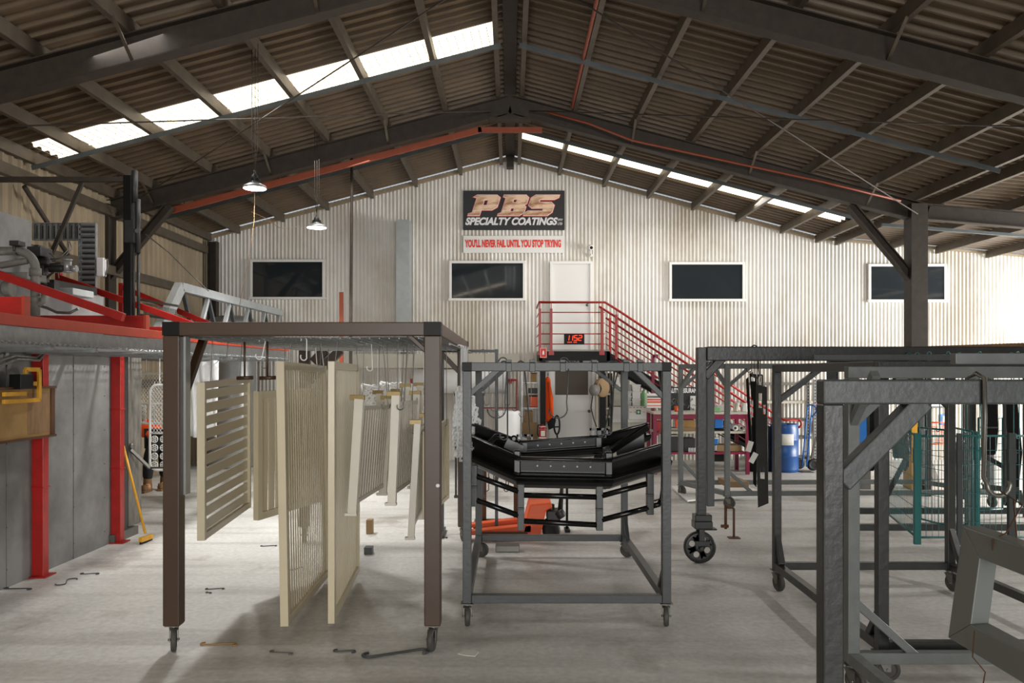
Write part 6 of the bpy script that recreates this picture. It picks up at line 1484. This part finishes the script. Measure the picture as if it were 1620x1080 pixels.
# ================================================================ NEAR HANGING GREY FRAME
fr = T('window_surround', 'mitred grey frame hanging close at the lower right corner', 'steel frame', (1.36, 2.0, 1.0))
xf = 1.355; ya, yb2_ = 2.46, 1.35; zt_, zb3 = 1.338, 1.005; wd, th = .105, .06; ln = .045
def fp(y, z): k = (zt_-z)/(zt_-zb3); return V(xf-ln*k, y, z)
def mitre(o, i):
    b = MB(); vs = [fp(*o[0]), fp(*o[1]), fp(*i[1]), fp(*i[0])]; b.prism(vs, (th, .012, 0)); b.build('frame_member', 'framel', fr, bevel=.003)
h_ = .072
O = [(ya, zt_), (ya, zb3), (yb2_, zb3), (yb2_, zt_)]; I = [(ya-wd, zt_-h_), (ya-wd, zb3+h_), (yb2_+wd, zb3+h_), (yb2_+wd, zt_-h_)]
for k in range(4): mitre((O[k], O[(k+1) % 4]), (I[k], I[(k+1) % 4]))
hx, hy = 1.47, 2.6
b = MB(); c = V(1.475, 2.6, 1.776)
pts = arc(c+V(0, 0, .004), .045, PI, 0, 7, (0, 1, 0), (0, 0, 1))
pts = [V(c.x, c.y+.045, c.z-.06)]+[V(c.x, c.y-math.cos(PI-PI*k/7)*-.045, c.z+.01+.02*math.sin(PI*k/7)) for k in range(8)][::-1]+[]
b.tube([(1.475, 2.65, 1.70), (1.475, 2.65, 1.78), (1.475, 2.60, 1.795), (1.475, 2.555, 1.78), (1.475, 2.553, 1.66), (1.44, 2.5, 1.48)]+arc((1.475, 2.48, 1.46), .035, PI, 2.1*PI, 8, (1, 0, 0), (0, 0, 1)), .007, 8)
b.build('rod_hook', 'steel', label='thick rod hook over the nearest beam, holding the grey frame', cat='hook')
b = MB(); b.tube([(1.475, 2.47, 1.44), (1.465, 2.35, 1.42), (1.40, 2.32, 1.345), (1.35, 2.30, 1.33), (1.352, 2.30, 1.27), (1.41, 2.3, 1.262), (1.43, 2.32, 1.34), (1.47, 2.4, 1.43)], .0022, 6); b.build('tie_wire', 'rust', label='twisted tie wire round the top of the near grey frame', cat='wire')
b = MB(); b.tube([(1.30, 2.3, 1.075), (1.30, 2.31, 1.0), (1.33, 2.3, .96), (1.3, 2.27, .90), (1.27, 2.25, .89)]+arc((1.27, 2.25, .905), .015, -PI/2, PI, 6, (1, 0, 0), (0, 0, 1)), .002, 6); b.build('tie_wire', 'rust', label='loose tie wire trailing under the near grey frame', cat='wire')

# ================================================================ PERSON
def skin_body(name, joints, edges, mat, parent, root=0, sub=2):
    me = bpy.data.meshes.new(name); o0 = ORG[parent.name]
    me.from_pydata([tuple(Vector(j[0])-o0) for j in joints], edges, []); o = bpy.data.objects.new(name, me); C.objects.link(o); o.parent = parent
    sk = o.modifiers.new('skin', 'SKIN'); sk.use_smooth_shade = True
    if not me.skin_vertices: 
        bpy.context.view_layer.objects.active = o
    for i, j in enumerate(joints):
        v_ = me.skin_vertices[0].data[i]; v_.radius = (j[1], j[2] if len(j) > 2 else j[1]); v_.use_root = (i == root)
    s = o.modifiers.new('sub', 'SUBSURF'); s.levels = sub; s.render_levels = sub
    me.materials.append(m[mat]); return o
Yq = 12.45; hip = V(PX(250, Yq), Yq, .85)
pn = T('person', 'person in an orange hi-vis shirt bending behind the white gates', 'person', (hip.x, Yq, 0))
fx = PX(240, Yq)
ch = hip+V(-.26, -.05, .13); nk = hip+V(-.44, -.08, .16); hd = hip+V(-.57, -.10, .12)
J = [(hip, .145, .12), (hip+V(-.12, -.02, .09), .14, .12), (ch, .165, .13), (nk, .07), (hd-V(-.03, 0, -.0), .085), (hd+V(-.06, 0, .0), .09),
     (hip+V(.02, -.09, -.04), .10), (V(fx, Yq-.1, .5), .07), (V(fx-.02, Yq-.1, .12), .045), (V(fx+.03, Yq-.19, .05), .045),
     (hip+V(.02, .1, -.04), .10), (V(fx+.14, Yq+.12, .5), .07), (V(fx+.14, Yq+.12, .12), .045), (V(fx+.16, Yq+.02, .05), .045),
     (ch+V(-.10, -.17, .04), .06), (ch+V(-.08, -.22, -.22), .042), (ch+V(-.26, -.24, -.40), .032), (ch+V(-.32, -.24, -.46), .03),
     (ch+V(-.10, .17, .04), .06), (ch+V(-.10, .22, -.22), .042), (ch+V(-.28, .2, -.38), .032), (ch+V(-.34, .18, -.43), .03)]
E = [(0, 1), (1, 2), (2, 3), (3, 4), (4, 5), (0, 6), (6, 7), (7, 8), (8, 9), (0, 10), (10, 11), (11, 12), (12, 13), (2, 14), (14, 15), (15, 16), (16, 17), (2, 18), (18, 19), (19, 20), (20, 21)]
skin_body('body', J, E, 'skin', pn)
# clothes as slightly larger shells on the same skeleton
g_ = .018
S_ = [(hip+V(.02, 0, .0), .18, .16), (J[1][0], .185, .16), (ch, .2, .165), (ch.lerp(nk, .65), .10), (J[14][0], .075), (J[15][0].lerp(J[14][0], .3), .062), (J[18][0], .075), (J[19][0].lerp(J[18][0], .3), .062)]
skin_body('shirt', S_, [(0, 1), (1, 2), (2, 3), (2, 4), (4, 5), (2, 6), (6, 7)], 'hivis', pn)
T_ = [(hip+V(0, 0, -.03), .165, .15), (J[6][0], .118), (J[7][0], .09), (V(fx-.02, Yq-.1, .17), .075), (J[10][0], .118), (J[11][0], .09), (V(fx+.14, Yq+.12, .17), .075)]
skin_body('trousers', T_, [(0, 1), (1, 2), (2, 3), (0, 4), (4, 5), (5, 6)], 'navy', pn)
for ft in ((fx-.02, Yq-.1), (fx+.14, Yq+.12)):
    b = MB(); x, y = ft; b.lathe([(.058, .05), (.062, .1), (.058, .2), (.05, .21)], (x, y, 0), (0, 0, 1), 16)
    b.prism([(x-.05, y+.07, .0), (x+.05, y+.07, .0), (x+.055, y-.12, 0), (x+.04, y-.2, 0), (x-.02, y-.2, 0), (x-.05, y-.12, 0)], (0, 0, .03))
    b.lathe([(.05, .02), (.055, .06), (.045, .1), (.0, .12)], (x+.005, y-.12, 0), (0, 0, 1), 14); b.box(x-.048, x+.048, y-.12, y+.06, .02, .11); b.build('boot', 'tanb', pn, bevel=.015)
b = MB(); b.lathe([(0, .0), (.07, .02), (.1, .07), (.095, .12)], hd+V(-.0, 0, .1), (0, 0, -1), 18); b.build('hair', 'hair', pn)
b = MB()
for s in (-1, 1): b.lathe([(0, -.01), (.018, 0), (.012, .01)], hd+V(-.05, s*.088, 0), (0, s, 0), 8)
b.lathe([(0, .02), (.012, .01), (.018, -.01)], hd+V(-.13, 0, -.02), (-.6, 0, -.8), 8)
b.build('ears_and_nose', 'skin', pn)
b = MB()
for s in (-1, 1): b.lathe([(0, 0), (.011, .002), (0, .008)], hd+V(-.125, s*.03, -.0), (-1, 0, -.3), 8)
b.build('eyes', 'black', pn)
b = MB(); b.bar(hd+V(-.115, -.022, -.06), hd+V(-.115, .022, -.06), .01, .006); b.build('mouth', 'rust', pn)
# hands
def hand(wr, d, side, nm='hand'):
    wr, d = Vector(wr), Vector(d).normalized(); s = V(0, side, 0); J = [(wr, .026, .02), (wr+d*.05, .03, .016)]; E = [(0, 1)]
    for k, (o_, L) in enumerate(((-.030, .065), (-.010, .078), (.010, .073), (.030, .055))):
        n = len(J); base = wr+d*.085+s*o_; J += [(base, .010), (base+d*L*.5+V(0, 0, -.008), .009), (base+d*L*.85+V(.0, 0, -.028), .0075)]; E += [(1, n), (n, n+1), (n+1, n+2)]
    n = len(J); J += [(wr+d*.03-s*.035, .011), (wr+d*.06-s*.058+V(0, 0, -.01), .009), (wr+d*.085-s*.06+V(0, 0, -.02), .008)]; E += [(0, n), (n, n+1), (n+1, n+2)]
    skin_body(nm, J, E, 'skin', pn, root=0, sub=1)
hand(J[17][0], (-.8, 0, -.6), 1); hand(J[21][0], (-.8, 0, -.6), -1)
# round dark logo patch on the shirt
